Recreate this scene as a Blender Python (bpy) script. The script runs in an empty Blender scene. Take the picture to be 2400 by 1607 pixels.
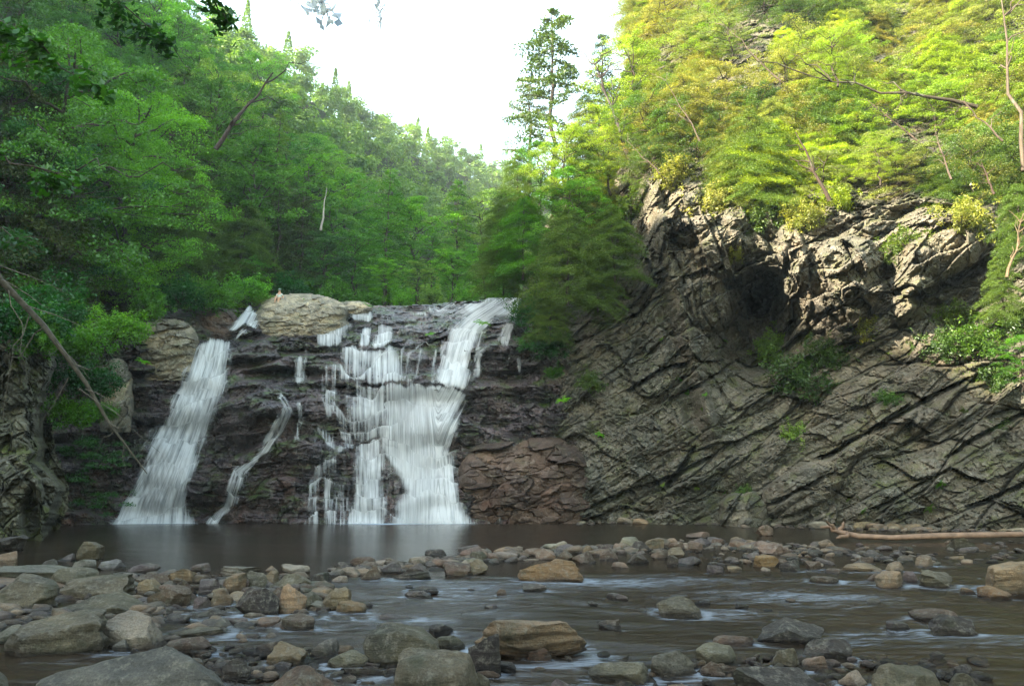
import bpy, bmesh, math, random
import numpy as np
from mathutils import Vector, Matrix, Euler

# ---------------------------------------------------------------- camera, sky, sun, exposure
scene = bpy.context.scene
COL = scene.collection
R = math.radians
F, CX, CY, PITCH, CAMZ = 1867.0, 1200.0, 803.5, R(11.05), 1.3
cd = bpy.data.cameras.new('camera'); cam = bpy.data.objects.new('camera', cd); COL.objects.link(cam)
cd.lens = 28.0; cd.sensor_width = 36.0; cd.clip_start = 0.1; cd.clip_end = 3000
cam.location = (0, 0, CAMZ); cam.rotation_euler = (R(90) + PITCH, 0, 0)
scene.camera = cam

SUN_ELEV, SUN_DIR = R(26.5), Vector((-0.86, -0.50, 0)).normalized()      # horizontal direction towards the sun
world = bpy.data.worlds.new('World'); scene.world = world; world.use_nodes = True
wn, wl = world.node_tree.nodes, world.node_tree.links
for n in list(wn): wn.remove(n)
wo = wn.new('ShaderNodeOutputWorld'); wb = wn.new('ShaderNodeBackground'); sky = wn.new('ShaderNodeTexSky')
sky.sky_type = 'NISHITA'; sky.sun_disc = False; sky.sun_elevation = SUN_ELEV
sky.sun_rotation = math.atan2(SUN_DIR.x, SUN_DIR.y)
sky.air_density = 1.0; sky.dust_density = 0.7; sky.ozone_density = 1.0; sky.altitude = 600
wm = wn.new('ShaderNodeMix'); wm.data_type = 'RGBA'; wm.blend_type = 'MULTIPLY'; wm.inputs[0].default_value = 1.0; wm.inputs[7].default_value = (1.20, 1.0, 0.70, 1)
wl.new(sky.outputs[0], wm.inputs[6]); wl.new(wm.outputs[2], wb.inputs['Color']); wb.inputs['Strength'].default_value = 0.15
wl.new(wb.outputs[0], wo.inputs['Surface'])
sd = bpy.data.lights.new('sun', 'SUN'); sun = bpy.data.objects.new('sun', sd); COL.objects.link(sun)
sd.energy = 3.0; sd.angle = R(0.6); sd.color = (1.0, 0.88, 0.70)
tosun = Vector((SUN_DIR.x * math.cos(SUN_ELEV), SUN_DIR.y * math.cos(SUN_ELEV), math.sin(SUN_ELEV)))
sun.rotation_euler = tosun.to_track_quat('Z', 'Y').to_euler(); sun.location = (-30, -20, 60)
scene.view_settings.view_transform = 'Standard'; scene.view_settings.look = 'None'
scene.view_settings.gamma = 1.0; scene.view_settings.exposure = 3.55
scene.render.engine = 'CYCLES'
scene.cycles.use_denoising = True
scene.cycles.max_bounces = 6; scene.cycles.transparent_max_bounces = 24
scene.cycles.diffuse_bounces = 4; scene.cycles.glossy_bounces = 2; scene.cycles.transmission_bounces = 3
scene.cycles.volume_bounces = 0; scene.cycles.caustics_reflective = False; scene.cycles.caustics_refractive = False

# ---------------------------------------------------------------- helpers: projection
SA, CA = math.sin(PITCH), math.cos(PITCH)
def dirs(px, py):
    px = np.asarray(px, float); py = np.asarray(py, float)
    cz = (CY - py) / F
    return (px - CX) / F, CA - SA * cz, SA + CA * cz
def at(px, py, Y):                      # the point seen at a place of the photo at distance Y along the ground
    dx, dy, dz = dirs(px, py); k = Y / dy
    return np.stack(np.broadcast_arrays(dx * k, dy * k, CAMZ + dz * k), -1)
def pt(px, py, Y): return Vector([float(v) for v in at(px, py, Y)])
def ground_y(py, z=0.0):
    _, dy, dz = dirs(0, py); return float((z - CAMZ) / dz * dy)
def proj(P):
    P = np.asarray(P, float); x, y, z = P[..., 0], P[..., 1], P[..., 2] - CAMZ
    f = y * CA + z * SA; u = -y * SA + z * CA
    return CX + F * x / f, CY - F * u / f

# ---------------------------------------------------------------- helpers: noise
def _h(i, j, k, s):
    n = (i.astype(np.int64) * 374761393 + j.astype(np.int64) * 668265263 + k.astype(np.int64) * 1442695041 + s * 974711) & 0x7fffffff
    n = ((n ^ (n >> 13)) * 1274126177) & 0x7fffffff
    n = ((n ^ (n >> 16)) * 668265263) & 0x7fffffff
    return (n ^ (n >> 11)) & 0x7fffffff
def vnoise(P, s=0):
    f = np.floor(P); i = f.astype(np.int64); t = P - f; t = t * t * (3 - 2 * t)
    r = 0
    for a in (0, 1):
        for b in (0, 1):
            for c in (0, 1):
                w = (t[:, 0] if a else 1 - t[:, 0]) * (t[:, 1] if b else 1 - t[:, 1]) * (t[:, 2] if c else 1 - t[:, 2])
                r = r + w * (_h(i[:, 0] + a, i[:, 1] + b, i[:, 2] + c, s) / 2147483647.0)
    return r * 2 - 1
def fbm(P, o=4, s=0, g=0.5):
    P = np.asarray(P, float); r = 0; a = 1.0; q = P.copy()
    for k in range(o):
        r = r + a * vnoise(q, s + k * 17); q = q * 2.03 + 11.3; a *= g
    return r
def worley(P, s=0):
    f = np.floor(P).astype(np.int64); N = len(P)
    d1 = np.full(N, 9.0); d2 = np.full(N, 9.0); idh = np.zeros(N, np.int64); vec = np.zeros((N, 3))
    for a in (-1, 0, 1):
        for b in (-1, 0, 1):
            for c in (-1, 0, 1):
                i, j, k = f[:, 0] + a, f[:, 1] + b, f[:, 2] + c
                h = _h(i, j, k, s)
                v = np.stack([i + (h & 1023) / 1023.0 - P[:, 0], j + ((h >> 10) & 1023) / 1023.0 - P[:, 1], k + ((h >> 20) & 1023) / 1023.0 - P[:, 2]], -1)
                w_ = v * v; d = (w_ * w_ * w_).sum(-1) ** (1 / 6)
                m = d < d1
                d2 = np.where(m, d1, np.minimum(d2, d)); d1 = np.where(m, d, d1)
                idh = np.where(m, h, idh); vec[m] = v[m]
    return d1, d2, idh, vec
def rotm(rx, ry, rz): return np.array(Euler((R(rx), R(ry), R(rz))).to_matrix())
def sstep(a, b, x): t = np.clip((x - a) / (b - a), 0, 1); return t * t * (3 - 2 * t)
def blocks(P, size, M, s, warp=0.25, tilt=1.2, crack=0.10):
    warp = warp * 0.42
    """fractured rock: block offset in about -1..1, crack depth in 0..1, tone in 0..1"""
    q = (P @ M.T) / np.array(size)
    q = q + warp * np.stack([fbm(q * 1.3 + 5, 2, s + 1), fbm(q * 1.3 + 9, 2, s + 2), fbm(q * 1.3 + 13, 2, s + 3)], -1)
    d1, d2, h, v = worley(q, s)
    r = (h & 4095) / 4095.0; a = ((h >> 12) & 255) / 255.0 * 6.283; b = ((h >> 20) & 255) / 255.0 * 2 - 1
    off = (r - 0.5) * 2 + tilt * (v[:, 0] * np.cos(a) + v[:, 2] * np.sin(a) + v[:, 1] * b)
    return off, 1 - sstep(0.0, crack, d2 - d1), r
def bricks(P, size, M, s, tilt=0.8, crack=0.06):
    """bedded, jointed rock: rows along the bedding, cut by joints; crisp edges"""
    q = (P @ M.T) / np.array(size); w = fbm(P * 0.12, 3, s + 1); w2 = fbm(P * 0.5, 2, s + 2)
    z = q[:, 2] + 0.9 * w + 0.10 * w2; z = z + 0.32 * np.sin(z * 2.3 + s) + 0.15 * np.sin(z * 5.1); r = np.floor(z); fz = z - r; o0 = np.zeros(len(P), np.int64); ri = r.astype(np.int64)
    x = q[:, 0] + 0.25 * q[:, 1] + 0.5 * w + (_h(ri, o0, o0, s) / 2147483647.0) * 7 + 0.22 * (fz - .5); x = x + 0.35 * np.sin(x * 1.9 + ri * 1.3); c = np.floor(x); fx_ = x - c; h = _h(ri, c.astype(np.int64), o0, s + 5)
    a = (h & 1023) / 1023.0; t1 = ((h >> 10) & 1023) / 511.5 - 1; t2 = ((h >> 20) & 1023) / 511.5 - 1
    off = (a - .5) * 2 + tilt * (t1 * (fx_ - .5) + t2 * (fz - .5)) - .35 * (fz - .5)
    e = np.minimum(np.minimum(fx_, 1 - fx_) * size[0], np.minimum(fz, 1 - fz) * size[2]) / size[2]
    return off, 1 - sstep(0, crack, e), a
def lerp_tab(tab, x): a = np.array(tab, float); return np.interp(x, a[:, 0], a[:, 1])
def rbf(ctrl):
    C = np.array(ctrl, float); p = C[:, :2] / 300.0; d = np.sqrt(((p[:, None] - p[None]) ** 2).sum(-1))
    n = len(C); A = np.zeros((n + 3, n + 3)); A[:n, :n] = d + np.eye(n) * -0.02; A[:n, n] = 1; A[:n, n + 1:] = p; A[n, :n] = 1; A[n + 1:, :n] = p.T
    w = np.linalg.solve(A, np.concatenate([C[:, 2], [0, 0, 0]]))
    def f(px, py):
        q = np.stack([np.ravel(px), np.ravel(py)], -1) / 300.0
        r = w[n] + q @ w[n + 1:]
        for i in range(n): r = r + w[i] * np.sqrt(((q - p[i]) ** 2).sum(-1))
        return r.reshape(np.shape(px))
    return f

# ---------------------------------------------------------------- helpers: meshes and objects
def mesh_np(name, V, Fq, mat=None, smooth=True, uv=None, attrs=None):
    V = np.ascontiguousarray(V, np.float32); Fq = np.ascontiguousarray(Fq, np.int32)
    me = bpy.data.meshes.new(name); n, k = Fq.shape
    me.vertices.add(len(V)); me.vertices.foreach_set('co', V.ravel())
    me.loops.add(n * k); me.loops.foreach_set('vertex_index', Fq.ravel())
    me.polygons.add(n); me.polygons.foreach_set('loop_start', np.arange(0, n * k, k, dtype=np.int32))
    me.polygons.foreach_set('loop_total', np.full(n, k, np.int32))
    me.polygons.foreach_set('use_smooth', np.full(n, smooth, bool))
    me.update(calc_edges=True); me.validate()
    if uv is not None:
        l = me.uv_layers.new(name='UVMap'); l.data.foreach_set('uv', np.ascontiguousarray(uv[Fq.ravel()], np.float32).ravel())
    for an, av in (attrs or {}).items():
        a = me.attributes.new(an, 'FLOAT', 'POINT'); a.data.foreach_set('value', np.ascontiguousarray(av, np.float32))
    if mat: me.materials.append(mat)
    return me
def grid_faces(nr, nc, keep=None):
    i = np.arange(nr * nc).reshape(nr, nc)
    f = np.stack([i[:-1, :-1], i[1:, :-1], i[1:, 1:], i[:-1, 1:]], -1).reshape(-1, 4)
    if keep is not None:
        f = f[keep.ravel()[f].all(1)]
    return f
def compact(V, Fq, extra):
    u, inv = np.unique(Fq, return_inverse=True)
    return V[u], inv.reshape(Fq.shape), [e[u] for e in extra]
def obj(name, me, parent=None, loc=None, color=None):
    o = bpy.data.objects.new(name, me); COL.objects.link(o)
    if parent: o.parent = parent
    if loc is not None: o.location = loc
    if color: o.color = (*color, 1)
    return o
def tag(o, label=None, cat=None, group=None, kind=None):
    if label: o['label'] = label
    if cat: o['category'] = cat
    if group: o['group'] = group
    if kind: o['kind'] = kind
    return o
def thing(name, label, cat, loc=(0, 0, 0), group=None):
    return tag(obj(name, None, loc=loc), label, cat, group)
def tube(pts, rad, n=7, jit=0.0, seed=0):
    """tapered tube along points -> (V, F)"""
    P = np.array([list(p) for p in pts], float); rad = np.broadcast_to(np.asarray(rad, float), (len(P),))
    T = np.gradient(P, axis=0); T /= np.linalg.norm(T, axis=1)[:, None] + 1e-9
    ref = np.array([0, 0, 1.0]) if abs(T[0, 2]) < 0.9 else np.array([1.0, 0, 0])
    A = np.cross(T, ref); A /= np.linalg.norm(A, axis=1)[:, None] + 1e-9; B = np.cross(T, A)
    th = np.linspace(0, 2 * np.pi, n, endpoint=False); rs = np.random.RandomState(seed)
    rr = rad[:, None] * (1 + jit * rs.uniform(-1, 1, (len(P), n)))
    V = P[:, None] + rr[..., None] * (np.cos(th)[None, :, None] * A[:, None] + np.sin(th)[None, :, None] * B[:, None])
    V = V.reshape(-1, 3); i = np.arange(len(P) * n).reshape(len(P), n)
    f = np.stack([i[:-1], np.roll(i, -1, 1)[:-1], np.roll(i, -1, 1)[1:], i[1:]], -1).reshape(-1, 4)
    # end cap
    V = np.vstack([V, P[-1] + T[-1] * rad[-1] * 0.5, P[0]]); m = len(V) - 2
    e = i[-1]; f = np.vstack([f, np.stack([e, np.roll(e, -1), np.full(n, m), np.full(n, m)], -1)])
    return V, f
class MB:
    def __init__(s): s.V = []; s.F = []; s.n = 0; s.a = []
    def add(s, V, Fq, a=None):
        s.V.append(V); s.F.append(Fq + s.n); s.n += len(V)
        if a is not None: s.a.append(a)
    def mesh(s, name, mat, smooth=True, an=None):
        V = np.vstack(s.V); Fq = np.vstack(s.F)
        # degenerate quads (repeated last vertex) become tris through validate
        return mesh_np(name, V, Fq, mat, smooth, attrs={an: np.concatenate(s.a)} if an else None)

# ---------------------------------------------------------------- materials
def newmat(name):
    m = bpy.data.materials.new(name); m.use_nodes = True; nt = m.node_tree
    for n in list(nt.nodes): nt.nodes.remove(n)
    out = nt.nodes.new('ShaderNodeOutputMaterial')
    return m, nt, out
class N:
    def __init__(s, nt): s.nt = nt
    def new(s, t, **k):
        n = s.nt.nodes.new(t)
        for a, b in k.items(): setattr(n, a, b)
        return n
    def link(s, a, b): s.nt.links.new(a, b)
    def put(s, sock, v):
        if hasattr(v, 'node'): s.link(v, sock)
        else: sock.default_value = v
    def noise(s, vec, scale, detail=5, rough=0.6, dist=0.0):
        n = s.new('ShaderNodeTexNoise'); s.put(n.inputs['Vector'], vec)
        n.inputs['Scale'].default_value = scale; n.inputs['Detail'].default_value = detail
        n.inputs['Roughness'].default_value = rough; n.inputs['Distortion'].default_value = dist
        return n.outputs['Fac']
    def ramp(s, v, stops):
        n = s.new('ShaderNodeValToRGB'); s.put(n.inputs[0], v); e = n.color_ramp.elements
        while len(e) < len(stops): e.new(0.5)
        for el, (p, c) in zip(e, stops):
            el.position = p; el.color = (*c, 1) if not np.isscalar(c) else (c, c, c, 1)
        return n.outputs[0]
    def mix(s, fac, a, b, mode='MIX'):
        n = s.new('ShaderNodeMix', data_type='RGBA', blend_type=mode)
        s.put(n.inputs[0], fac); s.put(n.inputs[6], a); s.put(n.inputs[7], b); return n.outputs[2]
    def math(s, op, a, b=0.0, clamp=False):
        n = s.new('ShaderNodeMath', operation=op, use_clamp=clamp); s.put(n.inputs[0], a); s.put(n.inputs[1], b); return n.outputs[0]
    def mapv(s, vec, scale=(1, 1, 1), rot=(0, 0, 0), loc=None):
        n = s.new('ShaderNodeMapping'); s.put(n.inputs['Vector'], vec)
        n.inputs['Scale'].default_value = scale; n.inputs['Rotation'].default_value = rot
        if loc is not None: s.put(n.inputs['Location'], loc)
        return n.outputs[0]
    def bump(s, h, strength, dist):
        n = s.new('ShaderNodeBump'); s.put(n.inputs['Height'], h); n.inputs['Strength'].default_value = strength
        n.inputs['Distance'].default_value = dist; return n.outputs[0]
    def principled(s, color, rough, normal=None, spec=0.5, **k):
        n = s.new('ShaderNodeBsdfPrincipled'); s.put(n.inputs['Base Color'], color); s.put(n.inputs['Roughness'], rough)
        s.put(n.inputs['Specular IOR Level'], spec)
        if normal is not None: s.link(normal, n.inputs['Normal'])
        for a, b in k.items(): s.put(n.inputs[a], b)
        return n
def c4(c): return (*c, 1.0)

def cliff_mat(name, base, alt, pale, moss=0.35, mossc=(0.075, 0.085, 0.02), rough=0.85, wet=False, tilt=30, rust=None, rustz=(0, 3), stain=(0.10, 0.066, 0.036)):
    m, nt, out = newmat(name); n = N(nt)
    geo = n.new('ShaderNodeNewGeometry'); pos = geo.outputs['Position']
    strat = n.mapv(pos, scale=(0.35, 0.35, 2.2), rot=(0, R(tilt), 0))
    a = n.noise(pos, 0.35, 6, 0.6); b = n.noise(strat, 1.2, 8, 0.65); c = n.noise(pos, 3.5, 8, 0.7); d = n.noise(pos, 14, 6, 0.7)
    col = n.mix(n.ramp(a, [(0.35, 0.0), (0.65, 1.0)]), c4(base), c4(alt))
    tone = n.new('ShaderNodeAttribute', attribute_name='tone').outputs['Fac']
    col = n.mix(1.0, col, n.ramp(tone, [(0.0, (0.45, 0.47, 0.50)), (0.5, (1.0, 0.97, 0.93)), (1.0, (1.75, 1.58, 1.32))]), 'MULTIPLY')
    col = n.mix(n.ramp(n.noise(pos, 0.6, 6, 0.7), [(0.54, 0.0), (0.68, 0.5)]), col, c4(stain))
    col = n.mix(1.0, col, n.ramp(b, [(0.3, 0.55), (0.5, 1.0), (0.7, 1.4)]), 'MULTIPLY')
    col = n.mix(n.ramp(c, [(0.52, 0.0), (0.70, 0.75)]), col, c4(pale))
    col = n.mix(1.0, col, n.ramp(d, [(0.3, 0.7), (0.7, 1.3)]), 'MULTIPLY')
    if rust:
        z = n.new('ShaderNodeSeparateXYZ'); n.link(pos, z.inputs[0])
        r = n.math('MULTIPLY', n.ramp(n.noise(pos, 0.8, 5, 0.6), [(0.52, 0.0), (0.66, .85)]), n.ramp(n.math('MULTIPLY', z.outputs[2], 1 / rustz[1]), [(0.0, 1.0), (1.0, 0.0)]))
        col = n.mix(r, col, c4(rust))
    up = n.new('ShaderNodeSeparateXYZ'); n.link(geo.outputs['Normal'], up.inputs[0])
    mf = n.math('MULTIPLY', n.ramp(n.noise(pos, 0.9, 6, 0.65), [(0.50, 0.0), (0.62, 1.0)]), n.ramp(up.outputs[2], [(0.0, 0.15), (0.55, 1.0)]))
    mf = n.math('MULTIPLY', mf, moss)
    col = n.mix(mf, col, c4(mossc))
    h = n.math('ADD', n.math('MULTIPLY', b, 0.6), n.math('ADD', n.math('MULTIPLY', c, 0.45), n.math('MULTIPLY', d, 0.2)))
    nor = n.bump(h, 0.9, 0.22)
    if wet: ro = n.ramp(n.noise(pos, 1.3, 4, 0.6), [(0.3, 0.14), (0.7, 0.48)])
    else: ro = rough
    p = n.principled(col, ro, nor, 0.55 if wet else 0.3)
    n.link(p.outputs[0], out.inputs[0]); return m
M_CLIFF = cliff_mat('cliff_rock', (0.082, 0.082, 0.060), (0.145, 0.130, 0.103), (0.27, 0.25, 0.20), 0.75)
M_LEFTC = cliff_mat('lichen_rock', (0.060, 0.060, 0.040), (0.105, 0.098, 0.070), (0.22, 0.215, 0.17), 1.3, tilt=60)
M_FALLS = cliff_mat('wet_rock', (0.042, 0.034, 0.039), (0.105, 0.080, 0.082), (0.16, 0.135, 0.135), 0.95, (0.045, 0.070, 0.012), wet=True, tilt=6, rust=(0.12, 0.045, 0.02), rustz=(0, 4.0))
M_RED = cliff_mat('brown_rock', (0.075, 0.050, 0.040), (0.12, 0.082, 0.062), (0.25, 0.19, 0.15), 0.2, tilt=20, rough=0.6, rust=(0.12, 0.052, 0.026), rustz=(0, 2.5))
M_TANR = cliff_mat('tan_rock', (0.25, 0.22, 0.165), (0.33, 0.285, 0.21), (0.44, 0.41, 0.33), 0.5, tilt=10)

def soil_mat():
    m, nt, out = newmat('forest_floor'); n = N(nt)
    pos = n.new('ShaderNodeNewGeometry').outputs['Position']
    a = n.noise(pos, 0.25, 6, 0.65); b = n.noise(pos, 3, 8, 0.7)
    col = n.mix(n.ramp(a, [(0.4, 0.0), (0.6, 1.0)]), (0.030, 0.022, 0.013, 1), (0.026, 0.040, 0.012, 1))
    col = n.mix(1.0, col, n.ramp(b, [(0.3, 0.5), (0.7, 1.5)]), 'MULTIPLY')
    p = n.principled(col, 0.95, n.bump(b, 0.8, 0.3), 0.1); n.link(p.outputs[0], out.inputs[0]); return m
M_SOIL = soil_mat()
def bed_mat():
    m, nt, out = newmat('stream_bed'); n = N(nt)
    pos = n.new('ShaderNodeNewGeometry').outputs['Position']
    v = n.new('ShaderNodeTexVoronoi'); n.link(pos, v.inputs['Vector']); v.inputs['Scale'].default_value = 6
    col = n.mix(n.noise(v.outputs['Color'], 2.0, 1), (0.035, 0.024, 0.014, 1), (0.12, 0.075, 0.04, 1))
    p = n.principled(col, 0.6, n.bump(v.outputs['Distance'], 1.0, 0.08)); n.link(p.outputs[0], out.inputs[0]); return m
M_BED = bed_mat()

def stone_mat(mixed=False):
    m, nt, out = newmat('river_stone'); n = N(nt)
    oi = n.new('ShaderNodeObjectInfo'); base = oi.outputs['Color']
    if mixed: base = n.ramp(n.new('ShaderNodeAttribute', attribute_name='tone').outputs['Fac'], [(0.0, (.05, .04, .035)), (.25, (.12, .095, .095)), (.45, (.13, .09, .06)), (.6, (.16, .15, .125)), (.8, (.25, .18, .12)), (1.0, (.30, .25, .20))]); tc = n.new('ShaderNodeTexCoord')
    pos = n.new('ShaderNodeNewGeometry').outputs['Position']
    off = n.math('MULTIPLY', oi.outputs['Random'], 40.0)
    vec = n.new('ShaderNodeVectorMath', operation='ADD'); n.link(pos, vec.inputs[0]); n.link(off, vec.inputs[1]); vec = vec.outputs[0]
    strat = n.mapv(vec, scale=(0.8, 0.8, 5.0), rot=(R(12), R(-14), 0))
    a = n.noise(vec, 1.6, 5, 0.6); b = n.noise(strat, 1.8, 8, 0.65); c = n.noise(vec, 16, 8, 0.75); d = n.noise(vec, 70, 4, 0.7)
    col = n.mix(1.0, base, n.ramp(a, [(0.32, (0.24, 0.235, 0.22)), (0.68, (0.80, 0.72, 0.60))]), 'MULTIPLY')
    col = n.mix(1.0, col, n.ramp(b, [(0.3, 0.72), (0.6, 1.12), (0.72, 1.25)]), 'MULTIPLY')
    col = n.mix(n.ramp(c, [(0.50, 0.0), (0.66, 0.7)]), col, (0.20, 0.185, 0.145, 1))
    col = n.mix(n.ramp(n.noise(vec, 3.3, 6, 0.7), [(0.52, 0.0), (0.68, 0.75)]), col, (0.035, 0.038, 0.018, 1))
    col = n.mix(1.0, col, n.ramp(d, [(0.3, 0.55), (0.7, 1.45)]), 'MULTIPLY')
    z = n.new('ShaderNodeSeparateXYZ'); n.link(pos, z.inputs[0])
    zz = n.math('ADD', z.outputs[2], n.math('MULTIPLY', n.math('SUBTRACT', a, 0.5), 0.16))
    wet = n.ramp(n.math('MULTIPLY', zz, 6.0), [(0.10, 1.0), (0.42, 0.0)])      # splashed band at the waterline
    col = n.mix(wet, col, n.mix(1.0, col, (0.30, 0.27, 0.25, 1), 'MULTIPLY'))
    ro = n.math('SUBTRACT', 0.62, n.math('MULTIPLY', wet, 0.45))
    h = n.math('ADD', n.math('MULTIPLY', b, 0.5), n.math('ADD', n.math('MULTIPLY', c, 0.25), n.math('MULTIPLY', d, 0.08)))
    p = n.principled(col, ro, n.bump(h, 1.0, 0.2), 0.4); n.link(p.outputs[0], out.inputs[0]); return m
M_STONE = stone_mat()

def leaf_mat(name, trans=0.45, gloss=0.10, tint=(1.1, 1.3, 0.4)):
    m, nt, out = newmat(name); n = N(nt)
    oi = n.new('ShaderNodeObjectInfo'); at_ = n.new('ShaderNodeAttribute', attribute_name='tone').outputs['Fac']
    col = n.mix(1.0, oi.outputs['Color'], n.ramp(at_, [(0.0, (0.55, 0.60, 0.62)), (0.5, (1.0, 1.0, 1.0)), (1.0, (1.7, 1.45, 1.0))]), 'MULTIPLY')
    d = n.new('ShaderNodeBsdfDiffuse'); n.link(col, d.inputs[0])
    t = n.new('ShaderNodeBsdfTranslucent'); n.link(n.mix(1.0, col, c4(tint), 'MULTIPLY'), t.inputs[0])
    g = n.new('ShaderNodeBsdfGlossy'); g.inputs['Roughness'].default_value = 0.45; g.inputs[0].default_value = (0.8, 0.85, 0.9, 1)
    s1 = n.new('ShaderNodeMixShader'); s1.inputs[0].default_value = trans; n.link(d.outputs[0], s1.inputs[1]); n.link(t.outputs[0], s1.inputs[2])
    s2 = n.new('ShaderNodeMixShader'); s2.inputs[0].default_value = gloss; n.link(s1.outputs[0], s2.inputs[1]); n.link(g.outputs[0], s2.inputs[2])
    n.link(s2.outputs[0], out.inputs[0]); return m
M_LEAF = leaf_mat('broad_leaf', 0.45, 0.035); M_NEEDLE = leaf_mat('needle_foliage', 0.35, 0.02)
def bark_mat():
    m, nt, out = newmat('bark'); n = N(nt)
    oi = n.new('ShaderNodeObjectInfo'); tc = n.new('ShaderNodeTexCoord').outputs['Object']
    a = n.noise(n.mapv(tc, scale=(6, 6, 0.8)), 2.0, 6, 0.7); b = n.noise(tc, 1.0, 4)
    col = n.mix(1.0, oi.outputs['Color'], n.ramp(a, [(0.3, 0.55), (0.7, 1.5)]), 'MULTIPLY')
    col = n.mix(n.ramp(b, [(0.55, 0.0), (0.7, 0.6)]), col, (0.16, 0.17, 0.12, 1))
    p = n.principled(col, 0.9, n.bump(a, 0.8, 0.05), 0.2); n.link(p.outputs[0], out.inputs[0]); return m
M_BARK = bark_mat()

def fall_mat():
    m, nt, out = newmat('falling_water'); n = N(nt)
    uv = n.new('ShaderNodeUVMap').outputs[0]
    cov = n.new('ShaderNodeAttribute', attribute_name='cov').outputs['Fac']
    s1 = n.noise(n.mapv(uv, scale=(3.4, 0.16, 1)), 1.6, 5, 0.6, 0.1)
    s2 = n.noise(n.mapv(uv, scale=(11, 0.3, 1)), 1.8, 4, 0.7, 0.1)
    s3 = n.noise(n.mapv(uv, scale=(0.8, 0.6, 1)), 1.0, 4, 0.6)
    h = n.math('ADD', n.math('MULTIPLY', s1, 0.5), n.math('ADD', n.math('MULTIPLY', s2, 0.3), n.math('MULTIPLY', s3, 0.2)))
    h = n.math('ADD', n.math('MULTIPLY', n.math('SUBTRACT', h, 0.5), 2.6), 0.5)
    # water covers the rock where the streak value passes a threshold set by the local coverage
    al = n.math('MULTIPLY', n.math('SUBTRACT', n.math('ADD', h, cov), 0.97), 1.5, clamp=True)
    col = n.ramp(s1, [(0.28, (0.66, 0.71, 0.72)), (0.50, (0.88, 0.88, 0.87))])
    p = n.principled(col, 0.55, n.bump(h, 0.5, 0.12), 0.3)
    d = n.new('ShaderNodeBsdfTranslucent'); d.inputs[0].default_value = (0.8, 0.84, 0.86, 1)
    mx = n.new('ShaderNodeMixShader'); mx.inputs[0].default_value = 0.45; n.link(p.outputs[0], mx.inputs[1]); n.link(d.outputs[0], mx.inputs[2])
    tr = n.new('ShaderNodeBsdfTransparent'); fx = n.new('ShaderNodeMixShader')
    n.link(al, fx.inputs[0]); n.link(tr.outputs[0], fx.inputs[1]); n.link(mx.outputs[0], fx.inputs[2])
    n.link(fx.outputs[0], out.inputs[0]); return m
M_FALL = fall_mat()

def water_mat():
    m, nt, out = newmat('stream_water'); n = N(nt)
    pos = n.new('ShaderNodeNewGeometry').outputs['Position']
    rap = n.new('ShaderNodeAttribute', attribute_name='rapid').outputs['Fac']
    foam_sheen = n.new('ShaderNodeAttribute', attribute_name='foam_sheen').outputs['Fac']
    fl = n.mapv(pos, scale=(0.55, 2.4, 1), rot=(0, 0, R(14)))
    a = n.noise(fl, 1.6, 5, 0.6, 0.6); b = n.noise(n.mapv(pos, scale=(1.0, 1.6, 1)), 5.0, 4, 0.6)
    h = n.math('ADD', n.math('MULTIPLY', n.math('MULTIPLY', a, rap), 0.9), n.math('MULTIPLY', b, 0.16))
    nor = n.bump(h, 0.6, 0.10)
    deep = n.mix(n.noise(pos, 0.35, 3), (0.016, 0.013, 0.010, 1), (0.040, 0.028, 0.017, 1))
    p = n.principled(deep, n.math('ADD', n.math('MULTIPLY', rap, 0.10), 0.17), nor, 0.5, IOR=1.33)
    tr = n.new('ShaderNodeBsdfTransparent'); tr.inputs[0].default_value = (0.50, 0.36, 0.22, 1)
    lw = n.new('ShaderNodeLayerWeight'); lw.inputs['Blend'].default_value = 0.18
    s = n.new('ShaderNodeMixShader'); n.put(s.inputs[0], n.math('ADD', n.math('MULTIPLY', lw.outputs['Facing'], 0.5), 0.48, clamp=True))
    n.link(tr.outputs[0], s.inputs[1]); n.link(p.outputs[0], s.inputs[2])
    w = n.new('ShaderNodeBsdfDiffuse'); w.inputs[0].default_value = (0.30, 0.35, 0.41, 1)  # grey-blue streaks: foam, plus sky reflection on ripples painted as colour
    st = n.noise(n.mapv(pos, scale=(0.9, 4.0, 1), rot=(0, 0, R(12))), 3.2, 7, 0.7, 1.2)
    fm = n.math('MULTIPLY', n.math('SUBTRACT', n.math('ADD', st, foam_sheen), 0.66), 1.4, clamp=True)
    s2 = n.new('ShaderNodeMixShader'); n.put(s2.inputs[0], fm); n.link(s.outputs[0], s2.inputs[1]); n.link(w.outputs[0], s2.inputs[2])
    n.link(s2.outputs[0], out.inputs[0]); return m
M_WATER = water_mat()
def plain_mat(name, col, rough=0.8, nscale=8, amt=0.3, spec=0.3):
    m, nt, out = newmat(name); n = N(nt)
    tc = n.new('ShaderNodeTexCoord').outputs['Object']; a = n.noise(tc, nscale, 5)
    c = n.mix(1.0, c4(col), n.ramp(a, [(0.3, 1 - amt), (0.7, 1 + amt)]), 'MULTIPLY')
    p = n.principled(c, rough, n.bump(a, 0.3, 0.02), spec); n.link(p.outputs[0], out.inputs[0]); return m

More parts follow.
